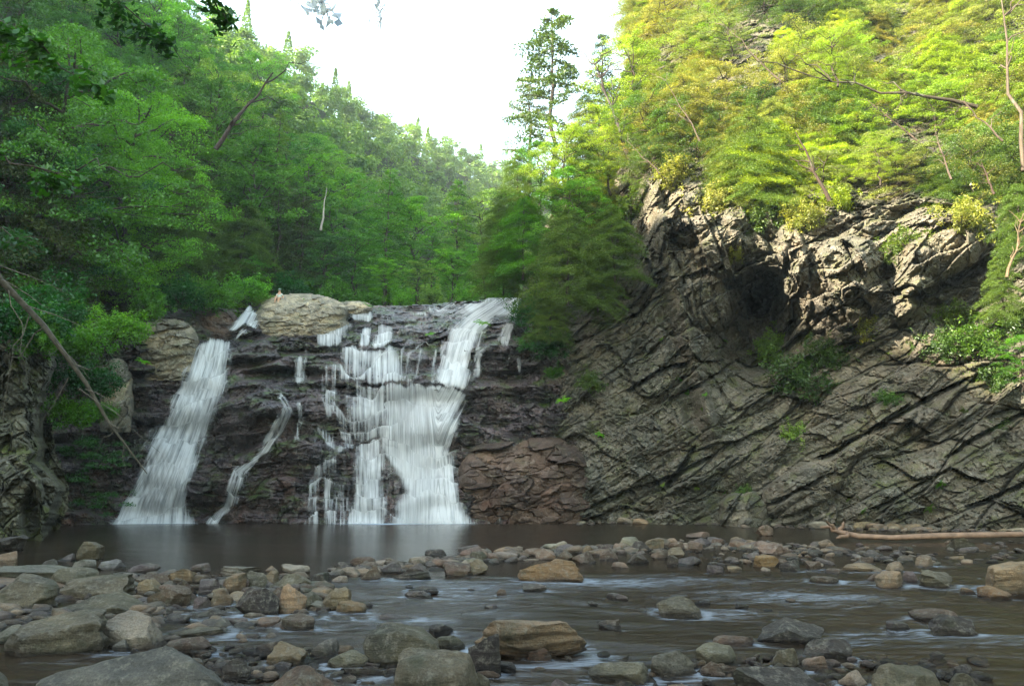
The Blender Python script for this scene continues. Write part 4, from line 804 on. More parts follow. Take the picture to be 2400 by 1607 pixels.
# ---- shrubs, ferns and tufts
SB = [(1880, 880, 37.6, 1.7, 'mid', 0, 'large rounded rhododendron growing out of the cliff face'), (1815, 820, 37.9, 1.0, 'pale', 2, 'pale leaved rhododendron on the left of the large one'), (1940, 830, 37.4, 1.1, 'mid', 0, 'green bush just right of the large rhododendron'),
      (1860, 1010, 38.4, .8, 'pale', 1, 'sparse light green bush under the large rhododendron'), (2020, 770, 36.8, .9, 'gold', 3, 'dry golden bush right of the large rhododendron'), (2080, 930, 35.4, .5, 'bright', 3, 'small bright green tuft bush in the middle of the lower cliff'),
      (1390, 895, 44.2, .8, 'hem', 3, 'thin small bush on the slabs at the left of the cliff'), (1740, 1150, 38.6, .5, 'bright', 3, 'bright green ferny bush at the foot of the cliff'), (2280, 800, 31.6, 1.1, 'bright', 0, 'glossy bright rhododendron at the right of the cliff'),
      (2340, 900, 31.2, 1.0, 'mid', 2, 'glossy green rhododendron below the bright one at the right edge'), (2250, 730, 32.4, .9, 'hem', 1, 'dull green rhododendron above the bright one'), (1270, 800, 44.5, 1.1, 'deep', 1, 'dark bush hanging beside the thin falls at the right end'),
      (1250, 730, 47, 1.3, 'deep', 0, 'dark glossy bush at the right end of the lip'), (1300, 870, 45, .5, 'mid', 3, 'small mossy bush at the seam between falls and cliff'), (1720, 590, 39.6, .8, 'gold', 3, 'golden tuft hanging on the prow of the cliff'),
      (1670, 470, 40.0, 1.2, 'gold', 1, 'golden bush on top of the prow'), (1780, 500, 39.2, 1.1, 'hem', 1, 'olive bush above the dark cave'), (1890, 510, 38.0, 1.0, 'gold', 0, 'golden bush above the pale sunlit blocks'), (1600, 400, 42, 1.3, 'gold', 3, 'straw coloured bush above the left of the prow'),
      (1970, 470, 37.6, 1.0, 'yell', 3, 'yellow green bush above the two pale sunlit blocks'), (2240, 500, 34.0, 1.1, 'gold', 1, 'golden bush over the lichen slab'), (1480, 480, 44, 1.2, 'hem', 1, 'olive bush on the left shoulder of the prow'),
      (2200, 800, 32, .9, 'mid', 1, 'green bush in the middle of the right cliff beside the bright rhododendron'), (2330, 1000, 31, .7, 'mid', 3, 'small green bush low at the right edge of the cliff'), (2380, 760, 30.5, 1.1, 'mid', 0, 'large leaved bush at the right edge of the cliff'),
      (2130, 560, 34.4, .9, 'hem', 1, 'olive bush draped over the left end of the lichen slab'), (1830, 470, 39, 1.0, 'hem', 3, 'green bush drooping over the top of the dark cave'), (430, 690, 47, 1.3, 'deep', 0, 'dark rhododendron above the tan ledge rocks'), (510, 690, 49, 1.4, 'mid', 1, 'green rhododendron above the rust brown rock'), (575, 672, 53, 1.3, 'bright', 3, 'bright bush beside the seated person'), (350, 720, 43, 1.2, 'mid', 3, 'leafy green bush on the left bank above the tan ledge rocks'),
      (270, 760, 38, 1.2, 'bright', 3, 'bright green bush with pointed sprays on the left bank'), (200, 800, 34, 1.2, 'mid', 3, 'green bush behind the fallen dead trunk'), (190, 880, 34, 1.2, 'deep', 3, 'dark bush low on the left bank'), (160, 960, 34, .9, 'bright', 3, 'yellow green ferny bush low on the left bank'),
      (230, 960, 38, .7, 'mid', 3, 'ferny bush beside the narrow tan rock face'), (95, 790, 26.0, .9, 'mid', 3, 'leafy bush hanging over the face of the left rock wall'), (30, 740, 25.5, 1.2, 'deep', 3, 'dark leafy bush on the left rock wall at the picture edge'), (120, 720, 30, 1.3, 'deep', 0, 'dark bush at the top of the left rock wall'), (680, 680, 57, 1.3, 'deep', 0, 'dark glossy bush behind the seated person'), (780, 690, 60, 1.3, 'mid', 0, 'dark green bush right behind the large pale boulder'),
      (860, 700, 60, 1.0, 'mid', 3, 'low green bush behind the small pale rock'), (940, 700, 60, 1.1, 'bright', 3, 'low fresh green bush along the lip'), (1010, 700, 61, 1.2, 'pale', 3, 'pale green bush with whitish flowers along the lip'), (1090, 695, 61, 1.2, 'bright', 3, 'low bright bush at the right of the lip'), (1160, 690, 61, 1.2, 'bright', 3, 'sunlit bush where the stream comes round the bend')]
for px, py, Y, sc, tint, vi, lab in SB:
    p = pt(px, py, Y); pr = (SH + [SHS[rng.randrange(2)]])[vi]
    if 1450 < px and py > 380: D, _ = cliff_depth(np.array([[float(px)]]), np.array([[float(py)]])); p = pt(px, py, float(D[0, 0]) - .25)
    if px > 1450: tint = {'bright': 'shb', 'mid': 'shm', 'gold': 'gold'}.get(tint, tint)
    plant('shrub', pr, (p.x, p.y, p.z - .5 * sc), sc, rng.uniform(0, 6.28), jitc(GREEN[tint], rng, .08), lab, 'shrub', rx=.35 if px > 1450 else .1, parts=('foliage', 'stem'))
FN = [(735, 1118, 0)]
def tuft(px, py, Y, sc, tint, lab, g=None, v=0):
    p = pt(px, py, Y); o = obj('fern' if g is None or 'fern' in g else 'grass_tuft', FE[v], loc=p, color=jitc(GREEN[tint], rng)); o.scale = (sc,) * 3; o.rotation_euler = (.5, 0, rng.uniform(0, 6.28)); tag(o, lab, 'fern' if 'fern' in lab else 'grass tuft', g)
for i in range(26):
    px = rng.uniform(1380, 2380); py = rng.uniform(720, 1200); p = cliff_pt(px, py)
    o = obj('fern', FE[i % 2], loc=p - Vector((0, .15, 0)), color=jitc(GREEN[rng.choice(['hem', 'mid'])], rng)); o.scale = (rng.uniform(.25, .5),) * 3; o.rotation_euler = (.8, 0, rng.uniform(0, 6.28))
    tag(o, 'little fern rooted in a crack of the cliff', 'fern', 'ferns in the cliff cracks')
for px, py, Y, sc, lab in [(712, 711, 50.5, .55, 'grass tuft in the crack of the large pale boulder, left one'), (748, 712, 50.5, .45, 'grass tuft in the crack of the large pale boulder, right one'), (732, 748, 50.0, .4, 'mossy green tuft low on the large pale boulder'), (862, 718, 51.5, .8, 'grass tuft beside the small pale rock at the lip'),
                           (1008, 785, 49.0, .6, 'green fern on the rocks left of the main chute'), (1130, 760, 48.6, .9, 'mossy fern patch right of the main chute'), (335, 850, 43.8, .7, 'fern under the tan ledge rocks'), (1320, 940, 44.6, .8, 'fern in the seam between falls and cliff')]:
    tuft(px, py, Y, sc, 'bright', lab)

# leafy boughs of a tree behind the camera hanging into the upper left, and leaves painted pale for overexposure against the sky
def bough(name, start, end, n, leaf, color, label, seed, wid=.45, mat=None, fall=.15, narrow=.55):
    rs = np.random.RandomState(seed); a = np.array(start); b = np.array(end); P = limb_path(a, b, rs, 9, .05, .06)
    t = obj(name, None, loc=tuple(a)); tag(t, label, 'branch'); w = MB(); w.add(*tube(P - a, np.linspace(.022, .004, 9), 5)); C, T = [], []
    for i in range(26):
        s_ = rs.uniform(.15, 1); q = P[int(s_ * 8)]; e = q + rdir(rs, 1)[0] * np.array([1, 1, .35]) * wid * rs.uniform(.4, 1.1) - np.array([0, 0, fall]); w.add(*tube([q - a, (q + e) / 2 - a + [0, 0, .03], e - a], [.006, .004, .002], 4))
        m = n // 26
        for k_ in range(m):
            u = rs.uniform(.2, 1.05); C.append(q + (e - q) * u + rs.normal(size=3) * .05); T.append((e - q) + rs.normal(size=3) * .25 - np.array([0, 0, .25]))
    C = np.array(C) - a; T = np.array(T); L = leaf * rs.uniform(.7, 1.25, len(C))
    obj('foliage', leaf_mesh('foliage', C, np.array([0, -.3, 1.0]) + .6 * rs.normal(size=C.shape), T, L, L * narrow, np.clip(.5 + .2 * rs.normal(size=len(C)), 0, 1), mat or M_LEAF), t, color=color); obj('stem', w.mesh('stem', M_BARK), t, color=(.5, .52, .54) if mat else BARK)  # stem is painted pale too where the leaves carry overexposure
G2 = (0.020, 0.075, 0.010); G3 = (0.035, 0.12, 0.012)
bough('leafy_branch', pt(60, -220, 9), pt(430, 150, 9.5), 700, .12, G2, 'dark leafy bough hanging from the top of the picture over the left woods', 1, .55)
bough('leafy_branch', pt(-150, 20, 9), pt(260, 220, 9.0), 700, .12, G3, 'green leafy bough reaching in from the upper left edge', 2, .6)
bough('leafy_branch', pt(-200, 330, 10), pt(170, 420, 10), 600, .12, G3, 'green leafy bough reaching in at the middle of the left edge', 3, .6)
bough('leafy_branch', pt(300, -250, 8), pt(540, 60, 8.5), 520, .11, G2, 'dark leafy bough at the top left of centre', 4, .5)
bough('leafy_branch', pt(-200, 560, 13), pt(120, 560, 13), 420, .11, G2, 'dark leafy bough low on the left edge', 5, .6)
M_OVEREXPOSED = leaf_mat('overexposed_leaf', .5, .12, (1.0, 1.0, 1.0))  # overexposure painted into the leaf colour, near white instead of green
bough('leafy_branch', pt(700, -90, 5.0), pt(770, 45, 5.0), 78, .085, (0.80, 0.86, 0.90), 'pale overexposed leaves hanging from the top edge against the sky', 6, .17, M_OVEREXPOSED, .08, .7)
bough('leafy_branch', pt(880, -60, 5.2), pt(893, 75, 5.2), 26, .05, (0.85, 0.9, 0.95), 'small sprig of overexposed pale leaves against the sky right of the larger pale bunch', 7, .07, M_OVEREXPOSED, .02, .5)

# ---- dead trunks and logs
M_DEAD = plain_mat('dead_wood', (0.085, 0.072, 0.052), .8, 6, .5); M_DRIFT = plain_mat('driftwood', (0.17, 0.105, 0.065), .6, 5, .35)
t = thing('fallen_tree', 'dead fallen trunk with bare side twigs slanting down over the pool from the left edge', 'dead tree', tuple(pt(-60, 560, 21)))
P0 = t.location.copy(); pts = [(-60, 560, 21), (0, 655, 22), (100, 760, 23), (200, 895, 24.2), (255, 990, 25), (345, 1110, 26)]
PP = [pt(*q) - P0 for q in pts]
obj('trunk', (lambda m_: (m_.add(*tube(PP, [.10, .09, .08, .065, .045, .014], 9, .08)), m_.mesh('trunk', M_DEAD))[1])(MB()), t)
rs = np.random.RandomState(8)
for a, b, c in [((0, 655, 22), (60, 690, 22.3), (120, 725, 22)), ((60, 715, 22.5), (130, 735, 22.4), (215, 775, 22)), ((70, 735, 22.8), (20, 790, 22.6), (8, 1000, 23)), ((105, 765, 23), (40, 850, 23), (0, 860, 23.2)), ((130, 800, 23.3), (180, 850, 23), (210, 888, 22.8)), ((160, 855, 23.8), (210, 870, 23.6), (250, 860, 23.4)),
                ((185, 910, 24.2), (280, 960, 23.8), (375, 1060, 23.6)), ((160, 885, 24), (130, 940, 24), (92, 1000, 24)), ((245, 985, 25), (275, 1010, 24.8), (320, 1000, 24.6)), ((265, 1012, 25), (240, 1020, 25), (222, 1060, 25)), ((200, 912, 24.2), (250, 930, 24), (330, 975, 23.8)), ((290, 1040, 25.5), (285, 1060, 25.5), (292, 1110, 25.5)),
                ((-40, 600, 21.5), (60, 640, 21.5), (160, 690, 21.5)), ((20, 680, 22), (60, 760, 22), (62, 860, 22)), ((328, 1092, 26), (340, 1090, 26), (344, 1082, 26))]:
    w = MB(); P = limb_path(np.array(pt(*a) - P0), np.array(pt(*c) - P0), rs, 6, 0, .05); mid = np.array(pt(*b) - P0); P[2:4] = P[2:4] * .4 + mid * .6
    w.add(*tube(P, np.linspace(.018, .004, 6), 5)); obj('branch', w.mesh('branch', M_DEAD), t)
t = thing('driftwood_log', 'long bare orange brown driftwood log lying across the stones at the right', 'log', tuple(pt(1930, 1255, 25)))
P0 = t.location.copy(); zlog = 0.22
LP = [Vector((x, y, z)) for x, y, z in [(10.1, 25.5, .30), (10.7, 25.3, .16), (11.6, 25.0, .13), (13.0, 24.7, .20), (15.2, 24.4, .26), (18.0, 24.0, .30), (20.5, 23.6, .30)]]
w = MB(); w.add(*tube([p - P0 for p in LP], [.07, .085, .075, .09, .085, .10, .10], 10, .16)); obj('trunk', w.mesh('trunk', M_DRIFT), t)
for a, b in [((10.1, 25.5, .30), (9.75, 25.3, .62)), ((10.15, 25.4, .3), (9.7, 25.7, .42)), ((10.4, 25.3, .25), (9.9, 25.0, .12)), ((10.2, 25.5, .34), (10.35, 25.4, .58))]:
    w = MB(); P = limb_path(np.array(a), np.array(b), rs, 5, 0, .15) - np.array(P0); w.add(*tube(P, np.linspace(.07, .03, 5), 6, .2)); obj('root', w.mesh('root', M_DRIFT), t)
def snag(px0, py0, px1, py1, Y, r, lab, col, br=5, seed=1, name='dead_tree'):
    t = thing(name, lab, 'dead tree' if name == 'dead_tree' else 'branch', tuple(pt(px0, py0, Y))); P0 = np.array(t.location); rs = np.random.RandomState(seed); a = np.array(pt(px0, py0, Y)); b = np.array(pt(px1, py1, Y)); P = limb_path(a, b, rs, 8, 0, .028); w = MB(); w.add(*tube(P - P0, np.linspace(r, r * .25, 8), 7, .1)); obj('trunk', w.mesh('trunk', M_BARK), t, color=col)
    for i in range(br):
        q = P[rs.randint(2, 8)]; e = q + (rdir(rs, 1)[0] * np.array([1, .6, .5]) + (b - a) / np.linalg.norm(b - a) * .6) * np.linalg.norm(b - a) * rs.uniform(.15, .4); w = MB(); w.add(*tube(limb_path(q - P0, e - P0, rs, 6, .05, .12), np.linspace(r * .4, r * .08, 6), 5)); obj('branch', w.mesh('branch', M_BARK), t, color=col)
snag(752, 540, 766, 440, 60, .10, 'pale bare dead stem standing among the green trees above the falls', (0.30, 0.27, 0.22), 0, 1)
snag(1480, 380, 1395, 150, 46, .14, 'bare dark branching snag between the lone pine and the yellow trees', (0.05, 0.04, 0.035), 14, 3)
snag(1945, 470, 1865, 310, 36, .10, 'dark forked small trunk leaning left on the hillside above the sunlit blocks', (0.05, 0.035, 0.025), 8, 4)
snag(2290, 250, 1900, 178, 33, .09, 'long dark bare limb reaching left across the sunlit hillside', (0.055, 0.045, 0.03), 10, 5, 'branch')
snag(2400, 400, 2345, -20, 34, .10, 'pale barked trunk at the upper right edge', (0.09, 0.07, 0.05), 7, 6)
snag(505, 350, 640, 170, 46, .15, 'crooked dark trunk leaning right among the left slope trees', (0.05, 0.035, 0.03), 6, 9)
snag(2360, 650, 2400, 500, 30, .06, 'thin bare tan stem at the right edge over the rhododendrons', (0.12, 0.085, 0.05), 8, 12)
snag(2330, 455, 2300, 380, 32, .05, 'bent dark bare branch at the right edge above the lichen slab', (0.06, 0.04, 0.03), 6, 13, 'branch')

for i, (a_, b_, c_, d_, Y_, lab) in enumerate([(1640, 330, 1560, 190, 41, 'thin bare tan branches among the golden hemlocks left of the bare rock patch'), (1830, 190, 1700, 60, 40, 'dark bare limbs crossing in front of the bare rock patch'), (2150, 330, 2050, 250, 34, 'thin bare branch in the middle of the sunlit hillside'), (2230, 420, 2190, 300, 33, 'forked tan stem above the lichen slab'), (1560, 420, 1470, 330, 41.5, 'twiggy dead branch above the left shoulder of the prow'), (2350, 330, 2250, 230, 32, 'bare crossing twigs left of the pale trunk at the right edge')]):
    snag(a_, b_, c_, d_, Y_, .045, lab, (0.10, 0.075, 0.055), 9, 40 + i, 'branch')

# ================================================================ stones
def stone_mesh(seed, ang=.5, sub=4, dims=(1, 1, 1), tilt=(0, 0, 0), strat=0.0):
    bm = bmesh.new(); bmesh.ops.create_icosphere(bm, subdivisions=sub, radius=1); V = np.array([v.co[:] for v in bm.verts]); Fq = np.array([[v.index for v in f.verts] for f in bm.faces]); bm.free()
    rs = np.random.RandomState(seed); e = 2.4 + 3.2 * ang * rs.rand() + 1.2 * ang
    V = V / ((np.abs(V) ** e).sum(1) ** (1 / e))[:, None]
    for i in range(int(5 + 9 * ang)):
        n_ = rdir(rs, 1)[0]; d = rs.uniform(.55, .92) if ang > .3 else rs.uniform(.8, 1.0); dd = V @ n_ - d; m = dd > 0
        V[m] -= n_ * (dd[m] * (1.0 if ang > .55 else .8))[:, None]
    r = 1 + .07 * fbm(V * 1.1 + seed, 3, seed)[:, None]; V = V * r
    V = V + .028 * np.stack([fbm(V * 4 + 3, 4, seed + 1), fbm(V * 4 + 7, 3, seed + 2), fbm(V * 4 + 11, 3, seed + 3)], -1) * (0.5 + ang)
    V[:, :2] *= (1 + strat * .05 * np.sin(V[:, 2:3] * 14 + 2 * fbm(V * 1.2, 2, seed)[:, None]))
    V = V * np.array(dims); V = V @ rotm(*tilt).T
    lo, hi = V.min(0), V.max(0); V = (V - (lo + hi) / 2) / (hi - lo)            # unit box
    return V, Fq
TINT = dict(grey=(.17, .165, .145), olive=(.145, .135, .09), tan=(.30, .225, .14), brown=(.115, .078, .052), purple=(.115, .095, .10), dark=(.055, .045, .038), amber=(.23, .145, .065), pale=(.34, .30, .25), pink=(.27, .19, .145), moss=(.11, .10, .06), white=(.40, .42, .45))
rs_ = random.Random(77); anchors = []
def stone(cx0, cx1, yt, yb, tint, label, ang=.45, tilt=0, zb=0.0, sub=5, depth=.8, name='boulder', cat='boulder', group=None, strat=.3):
    Yf = ground_y(min(yb, 1900), zb); wpx = cx1 - cx0; d = max(.08, depth * wpx * Yf / F); seed = rs_.randrange(9999)
    V, Fq = stone_mesh(seed, ang, sub, (1, .9, .8), (rs_.uniform(-12, 12), tilt, rs_.uniform(-40, 40)), strat)
    Y = Yf + d * .42; c = pt((cx0 + cx1) / 2, yb, Y); W = wpx * Y / F * 1.0; H = max(.05, (yb - yt) * Y / F * .95); sink = .30 * H + .05; x = c.x
    for it in range(6):       # fit the silhouette to its measured extent
        Q = V * np.array([W, d, H + sink]) + np.array([x, Y, zb + (H - sink) / 2]); q = Q[Q[:, 2] > zb - .02] if yb < 1607 else Q; px, py = proj(q)
        W *= wpx / (px.max() - px.min()); x += ((cx0 + cx1) / 2 - (px.max() + px.min()) / 2) * Y / F; H = max(.03, H + (py.min() - yt) * Y / F * .8)
    me = mesh_np(name, V * np.array([W, d, H + sink]), Fq, M_STONE, True); o = obj(name, me, loc=(x, Y, zb + (H - sink) / 2), color=jitc(TINT[tint], rs_, .07)); tag(o, label, cat, group)
    anchors.append(((cx0 + cx1) / 2, (yt + yb) / 2, o)); return o
BL = [ # left bank and bottom edge, far to near
(-15,42,1290,1335,'tan','blocky tan stone at the left edge by the pool',.6), (-30,68,1253,1292,'dark','wet dark slab at the foot of the left rock wall',.6), (48,78,1323,1336,'white','tiny pale blue wet stone near the left edge',.3), (97,136,1309,1328,'dark','small wet black stone between the bank slabs and the pool',.5),
(133,177,1296,1316,'purple','flat mauve stone leaning on the mossy upright boulder',.5), (177,246,1268,1314,'moss','upright mossy boulder at the pool edge on the left',.35), (165,226,1310,1336,'grey','wet grey stone in front of the upright mossy boulder',.5), (228,296,1309,1335,'white','bluish wet stone sitting alone in the pool at the left',.6),
(-40,225,1322,1366,'grey','long flat grey slab behind the left bank boulders',.7), (120,232,1328,1372,'olive','brownish hump on the end of the long flat slab',.6), (289,317,1348,1372,'purple','small mauve stone at the back of the left bank',.4), (316,397,1341,1372,'brown','rounded brown stone at the pool side of the left bank',.4), (391,468,1332,1368,'tan','light tan angular stone at the pool side of the bank',.75),
(402,464,1357,1398,'brown','brown stone under the light tan angular one',.4), (320,388,1356,1392,'tan','tan streaked stone resting on the brown rounded block',.5), (464,515,1355,1397,'purple','violet grey stone left of the bright tan wedge',.6), (138,319,1342,1408,'olive','broad grey brown boulder with a sharp right shoulder on the bank',.65), (-40,140,1342,1430,'olive','large mossy sided slab at the left edge on the bank',.75),
(136,351,1384,1444,'moss','long dark mossy boulder lying across the middle of the bank',.6), (343,450,1370,1428,'brown','smooth brown oblong block at the right of the bank',.45), (451,494,1396,1430,'purple','small mauve stone beside the oblong brown block',.5), (489,548,1377,1427,'tan','bright tan wedge between dark boulders',.75), (443,561,1423,1455,'dark','flat dark slab over the trickle below the tan wedge',.7),
(515,613,1326,1352,'grey','flat grey stone at the back of the boulder pile',.7), (523,580,1340,1392,'tan','cracked tan stone in the boulder pile',.6), (576,626,1336,1384,'olive','greenish tan upright stone in the middle of the pile',.6), (551,656,1372,1446,'dark','big dark brown boulder in the front of the pile',.45), (608,656,1335,1374,'tan','tan stone behind the dark flat one',.5), (659,727,1320,1345,'pale','pale cracked stone on the crest of the pile by the pool',.5),
(622,650,1325,1340,'tan','little tan stone on the crest of the pile',.4), (626,733,1343,1388,'olive','long dark olive stone across the pile',.5), (723,779,1340,1382,'dark','dark brown squarish stone at the right of the pile',.6), (651,720,1366,1440,'tan','tall tan grey stone leaning right in the pile',.6), (695,757,1384,1430,'moss','round mossy stone right of the tall leaning one',.35), (633,668,1376,1410,'brown','brown filler stone between the two front boulders',.4),
(756,826,1374,1434,'tan','bright tan pointed block ending the pile',.8), (788,860,1406,1441,'amber','amber rounded stone in the shallows at the end of the pile',.3), (731,774,1370,1396,'brown','brown stone tucked behind the bright pointed block',.4), (659,738,1436,1482,'brown','smooth brown dome standing in still water',.3), (592,661,1443,1472,'pink','reddish flat topped stone left of the smooth brown dome',.5), (549,590,1447,1468,'purple','small rough mauve stone left of the reddish flat one',.6),
(764,822,1441,1462,'dark','small dark stone right of the smooth brown dome',.5), (879,984,1435,1458,'purple','flat wet mauve slab level with the water in mid stream',.6), (392,541,1468,1498,'olive','long low flat stone in the still water at the left',.6), (377,497,1490,1532,'brown','low brown stone behind the huge bottom boulder',.4), (385,407,1425,1450,'dark','tiny dark stone under the oblong brown block',.5), (-30,60,1462,1510,'grey','grey slab behind the brown layered block',.6),
(220,392,1428,1520,'pale','pale grey smooth block behind the brown layered block',.6), (262,306,1497,1525,'grey','small grey slab between the pale block and the huge boulder',.6), (597,654,1503,1533,'brown','brown stone behind the honey coloured wedge',.5), (623,722,1501,1564,'tan','honey coloured wedge with a dark left side near the bottom',.8), (728,796,1494,1547,'grey','grey pear shaped stone near the bottom',.35), (790,830,1511,1531,'tan','small tan stone right of the grey pear shaped one',.4),
(766,863,1521,1567,'olive','smooth olive egg shaped stone near the bottom',.25), (797,915,1563,1587,'dark','flat wet black stone before the big round boulder',.6), (520,590,1540,1600,'dark','rough dark wet stone right of the huge bottom boulder',.7), (8,259,1426,1540,'olive','brown layered angular block with a sawn looking right end at the left edge',.85), (74,556,1513,1700,'grey','huge smooth grey boulder at the bottom left corner',.35), (-60,30,1568,1660,'olive','dark olive stone in the bottom left corner',.4),
(572,813,1557,1700,'brown','big grey brown boulder cut by the bottom edge left of centre',.4), (850,1030,1457,1562,'moss','big round greenish boulder with a knob on its left',.25), (1005,1062,1460,1492,'dark','dark pointed stone behind the big round greenish boulder',.5), (1015,1090,1488,1522,'olive','smooth olive stone between the two big round boulders',.25), (923,1124,1516,1700,'olive','big smooth olive boulder cut by the bottom edge at centre',.3), (1090,1150,1570,1650,'moss','yellowish mossy stone at the bottom edge right of centre',.35),
(1105,1377,1451,1541,'tan','large slab with a light tan top and a black shaded side in mid stream',.75), (1097,1175,1484,1584,'dark','dark upright angular stone leaning on the light topped slab',.75), (1230,1293,1512,1541,'pink','reddish smooth stone in front of the light topped slab',.3), (1212,1368,1309,1364,'amber','golden brown boulder in the middle of the stream',.6), (1538,1646,1394,1444,'olive','olive topped boulder alone in the stream right of centre',.6), (1402,1456,1450,1474,'brown','small dark brown smooth stone in mid stream',.4),
(1378,1523,1549,1602,'olive','low olive rounded stone near the bottom right of centre',.4), (1522,1634,1523,1586,'grey','grey angular wedge lying in the shallows near the bottom',.75), (1630,1730,1504,1562,'olive','rounded grey olive boulder near the bottom right',.3), (1622,1655,1546,1567,'amber','small orange stone beside the grey wedge',.25), (1640,1726,1549,1586,'brown','dark brown stone in front of the rounded grey olive boulder',.5), (1775,1932,1445,1508,'dark','dark grey peaked boulder with water round it',.6),
(1669,1768,1487,1517,'brown','long reddish brown stone left of the dark peaked boulder',.4), (1881,1999,1495,1545,'dark','black mottled wet stone in front of the dark peaked boulder',.5), (1810,1877,1517,1572,'olive','olive domed stone near the bottom right',.4), (1879,1941,1536,1570,'pink','pinkish smooth pebble beside the olive domed stone',.25), (1816,1890,1552,1576,'brown','small brown slab on the large dark ledge stone',.5), (1714,1967,1560,1680,'dark','large dark ledge stone along the bottom edge at the right',.6),
(1965,2033,1568,1612,'pale','pale speckled stone right of the large dark ledge stone',.4), (2037,2226,1553,1700,'olive','large grey green hump cut by the bottom edge at the right',.45), (2215,2310,1576,1680,'olive','angular olive stone in the bottom right part',.7), (2226,2286,1555,1582,'dark','small dark mauve stone on the angular olive one',.5), (1550,1660,1600,1680,'brown','brown stone just showing at the bottom edge',.4), (1240,1420,1588,1680,'purple','flat wet stone just showing at the bottom edge under the stream',.5),
(2175,2294,1438,1496,'dark','dark red brown wedge in the rapids at the right',.65), (2127,2252,1424,1456,'brown','flat brown stone behind the dark red wedge',.6), (2076,2133,1453,1480,'purple','small mauve stone left of the dark red wedge',.5), (2308,2460,1314,1395,'tan','tan sloping slab at the right edge',.75), (2289,2374,1371,1403,'amber','orange tan stone before the sloping slab at the right edge',.35), (2249,2292,1376,1392,'amber','small orange stone left of the orange tan one',.4),
(2153,2233,1333,1381,'olive','olive tan block with a dark hollow at the right',.65), (2050,2116,1336,1380,'tan','brightest rounded tan stone at the right',.35), (2074,2118,1315,1342,'tan','squarish stone behind the brightest tan one',.5), (2031,2067,1341,1364,'pink','rosy stone left of the brightest tan one',.3), (2116,2154,1337,1364,'purple','mauve stone right of the brightest tan one',.4), (2145,2187,1299,1331,'tan','round tan ball shaped stone at the right',.2), (1964,2068,1318,1342,'tan','long flat tan stone at the right',.5), (1897,1967,1349,1371,'brown','flat brown stone low in the stream at the right',.4),
(1770,1813,1229,1256,'pink','pale mauve boulder standing alone in the pool before the cliff',.4), (2213,2287,1259,1290,'moss','mossy stone under the driftwood log',.4), (1903,1957,1263,1284,'tan','tan stone under the root end of the driftwood log',.5), (1775,1836,1272,1301,'pink','large pinkish stone at the right end of the stone bar',.4), (1826,1877,1310,1341,'dark','dark brown twin topped stone right of the bar',.5), (1887,1925,1313,1339,'brown','dark smooth stone under the driftwood log root',.5), (1765,1826,1299,1330,'amber','orange topped stone in the right part of the bar',.4),
(1656,1697,1323,1346,'purple','grey mauve stone in front of the bar',.5), (1101,1141,1290,1319,'olive','tall ochre stone at the left end of the bar',.45), (1093,1144,1308,1348,'tan','ochre brown stone in front of the tall ochre one',.45), (1039,1104,1314,1351,'brown','long brown stone leaning at the left end of the bar',.5), (1140,1180,1294,1318,'pink','pinkish blocky stone in the bar',.6), (1291,1330,1267,1294,'pale','pale round stone on the far side of the bar',.3), (1251,1303,1284,1312,'pink','pinkish brown stone left of the pale round one',.4),
(1365,1394,1277,1301,'amber','round yellow stone in the bar',.2), (1341,1398,1290,1322,'brown','dark brown wedge in front of the round yellow stone',.7), (1405,1449,1284,1314,'brown','brown pointed stone in the middle of the bar',.5), (1469,1521,1296,1323,'brown','brown angular stone in front of the bar',.7), (1511,1557,1261,1289,'tan','yellowish domed stone at the back of the bar',.3), (1556,1591,1260,1282,'pink','light peach stone at the back of the bar',.35), (1472,1524,1267,1294,'dark','dark sided flat stone at the back of the bar',.6),
(1525,1566,1286,1311,'pink','peach stone in front of the yellowish domed one',.45), (1562,1605,1281,1305,'tan','buff stone in the right half of the bar',.4), (1589,1644,1303,1326,'purple','slate grey flat stone in front of the bar',.4), (1563,1590,1300,1327,'brown','brown upright stone touching the slate grey one',.5), (1607,1665,1245,1262,'pink','flat pink stone alone behind the bar',.4), (1433,1473,1316,1332,'pink','low rosy stone in front of the bar',.3), (1611,1647,1266,1292,'pink','rounded rosy stone at the back of the bar',.35), (1224,1282,1367,1387,'dark','dark wet stone in the rapids below the golden boulder',.5),
(1164,1189,1379,1398,'brown','tiny brown stone poking from the rapids',.5), (1296,1345,1288,1313,'brown','brown stone below the pale round one',.5), (1395,1437,1275,1296,'purple','mauve stone right of the round yellow one',.5), (1436,1461,1272,1292,'pink','small rosy stone in the middle of the bar',.3), (1483,1522,1214,1229,'tan','small tan rock at the water line of the cliff',.5), (843,893,1322,1360,'brown','rough brown stone in the left run of the bar',.4), (892,942,1315,1345,'purple','mauve stone with an orange face in the left run of the bar',.6),
(951,1001,1319,1344,'purple','rounded mauve stone in the left run of the bar',.4), (866,906,1311,1327,'pale','pale flat stone in the left run of the bar',.5), (956,1006,1302,1322,'pale','light beige stone behind the rounded mauve one',.4), (920,1013,1338,1362,'dark','black flat wet stone below the left run of the bar',.7), (779,821,1326,1349,'brown','brown stone where the pile meets the bar',.5), (777,816,1348,1367,'pale','white edged flat stone right of the pile',.6), (953,1026,1371,1386,'dark','flat black stone awash in mid stream',.6), (948,1016,1383,1405,'purple','mottled stone just under the flat black one',.5), (1005,1054,1309,1327,'pink','rosy stone right of the light beige one',.4)]
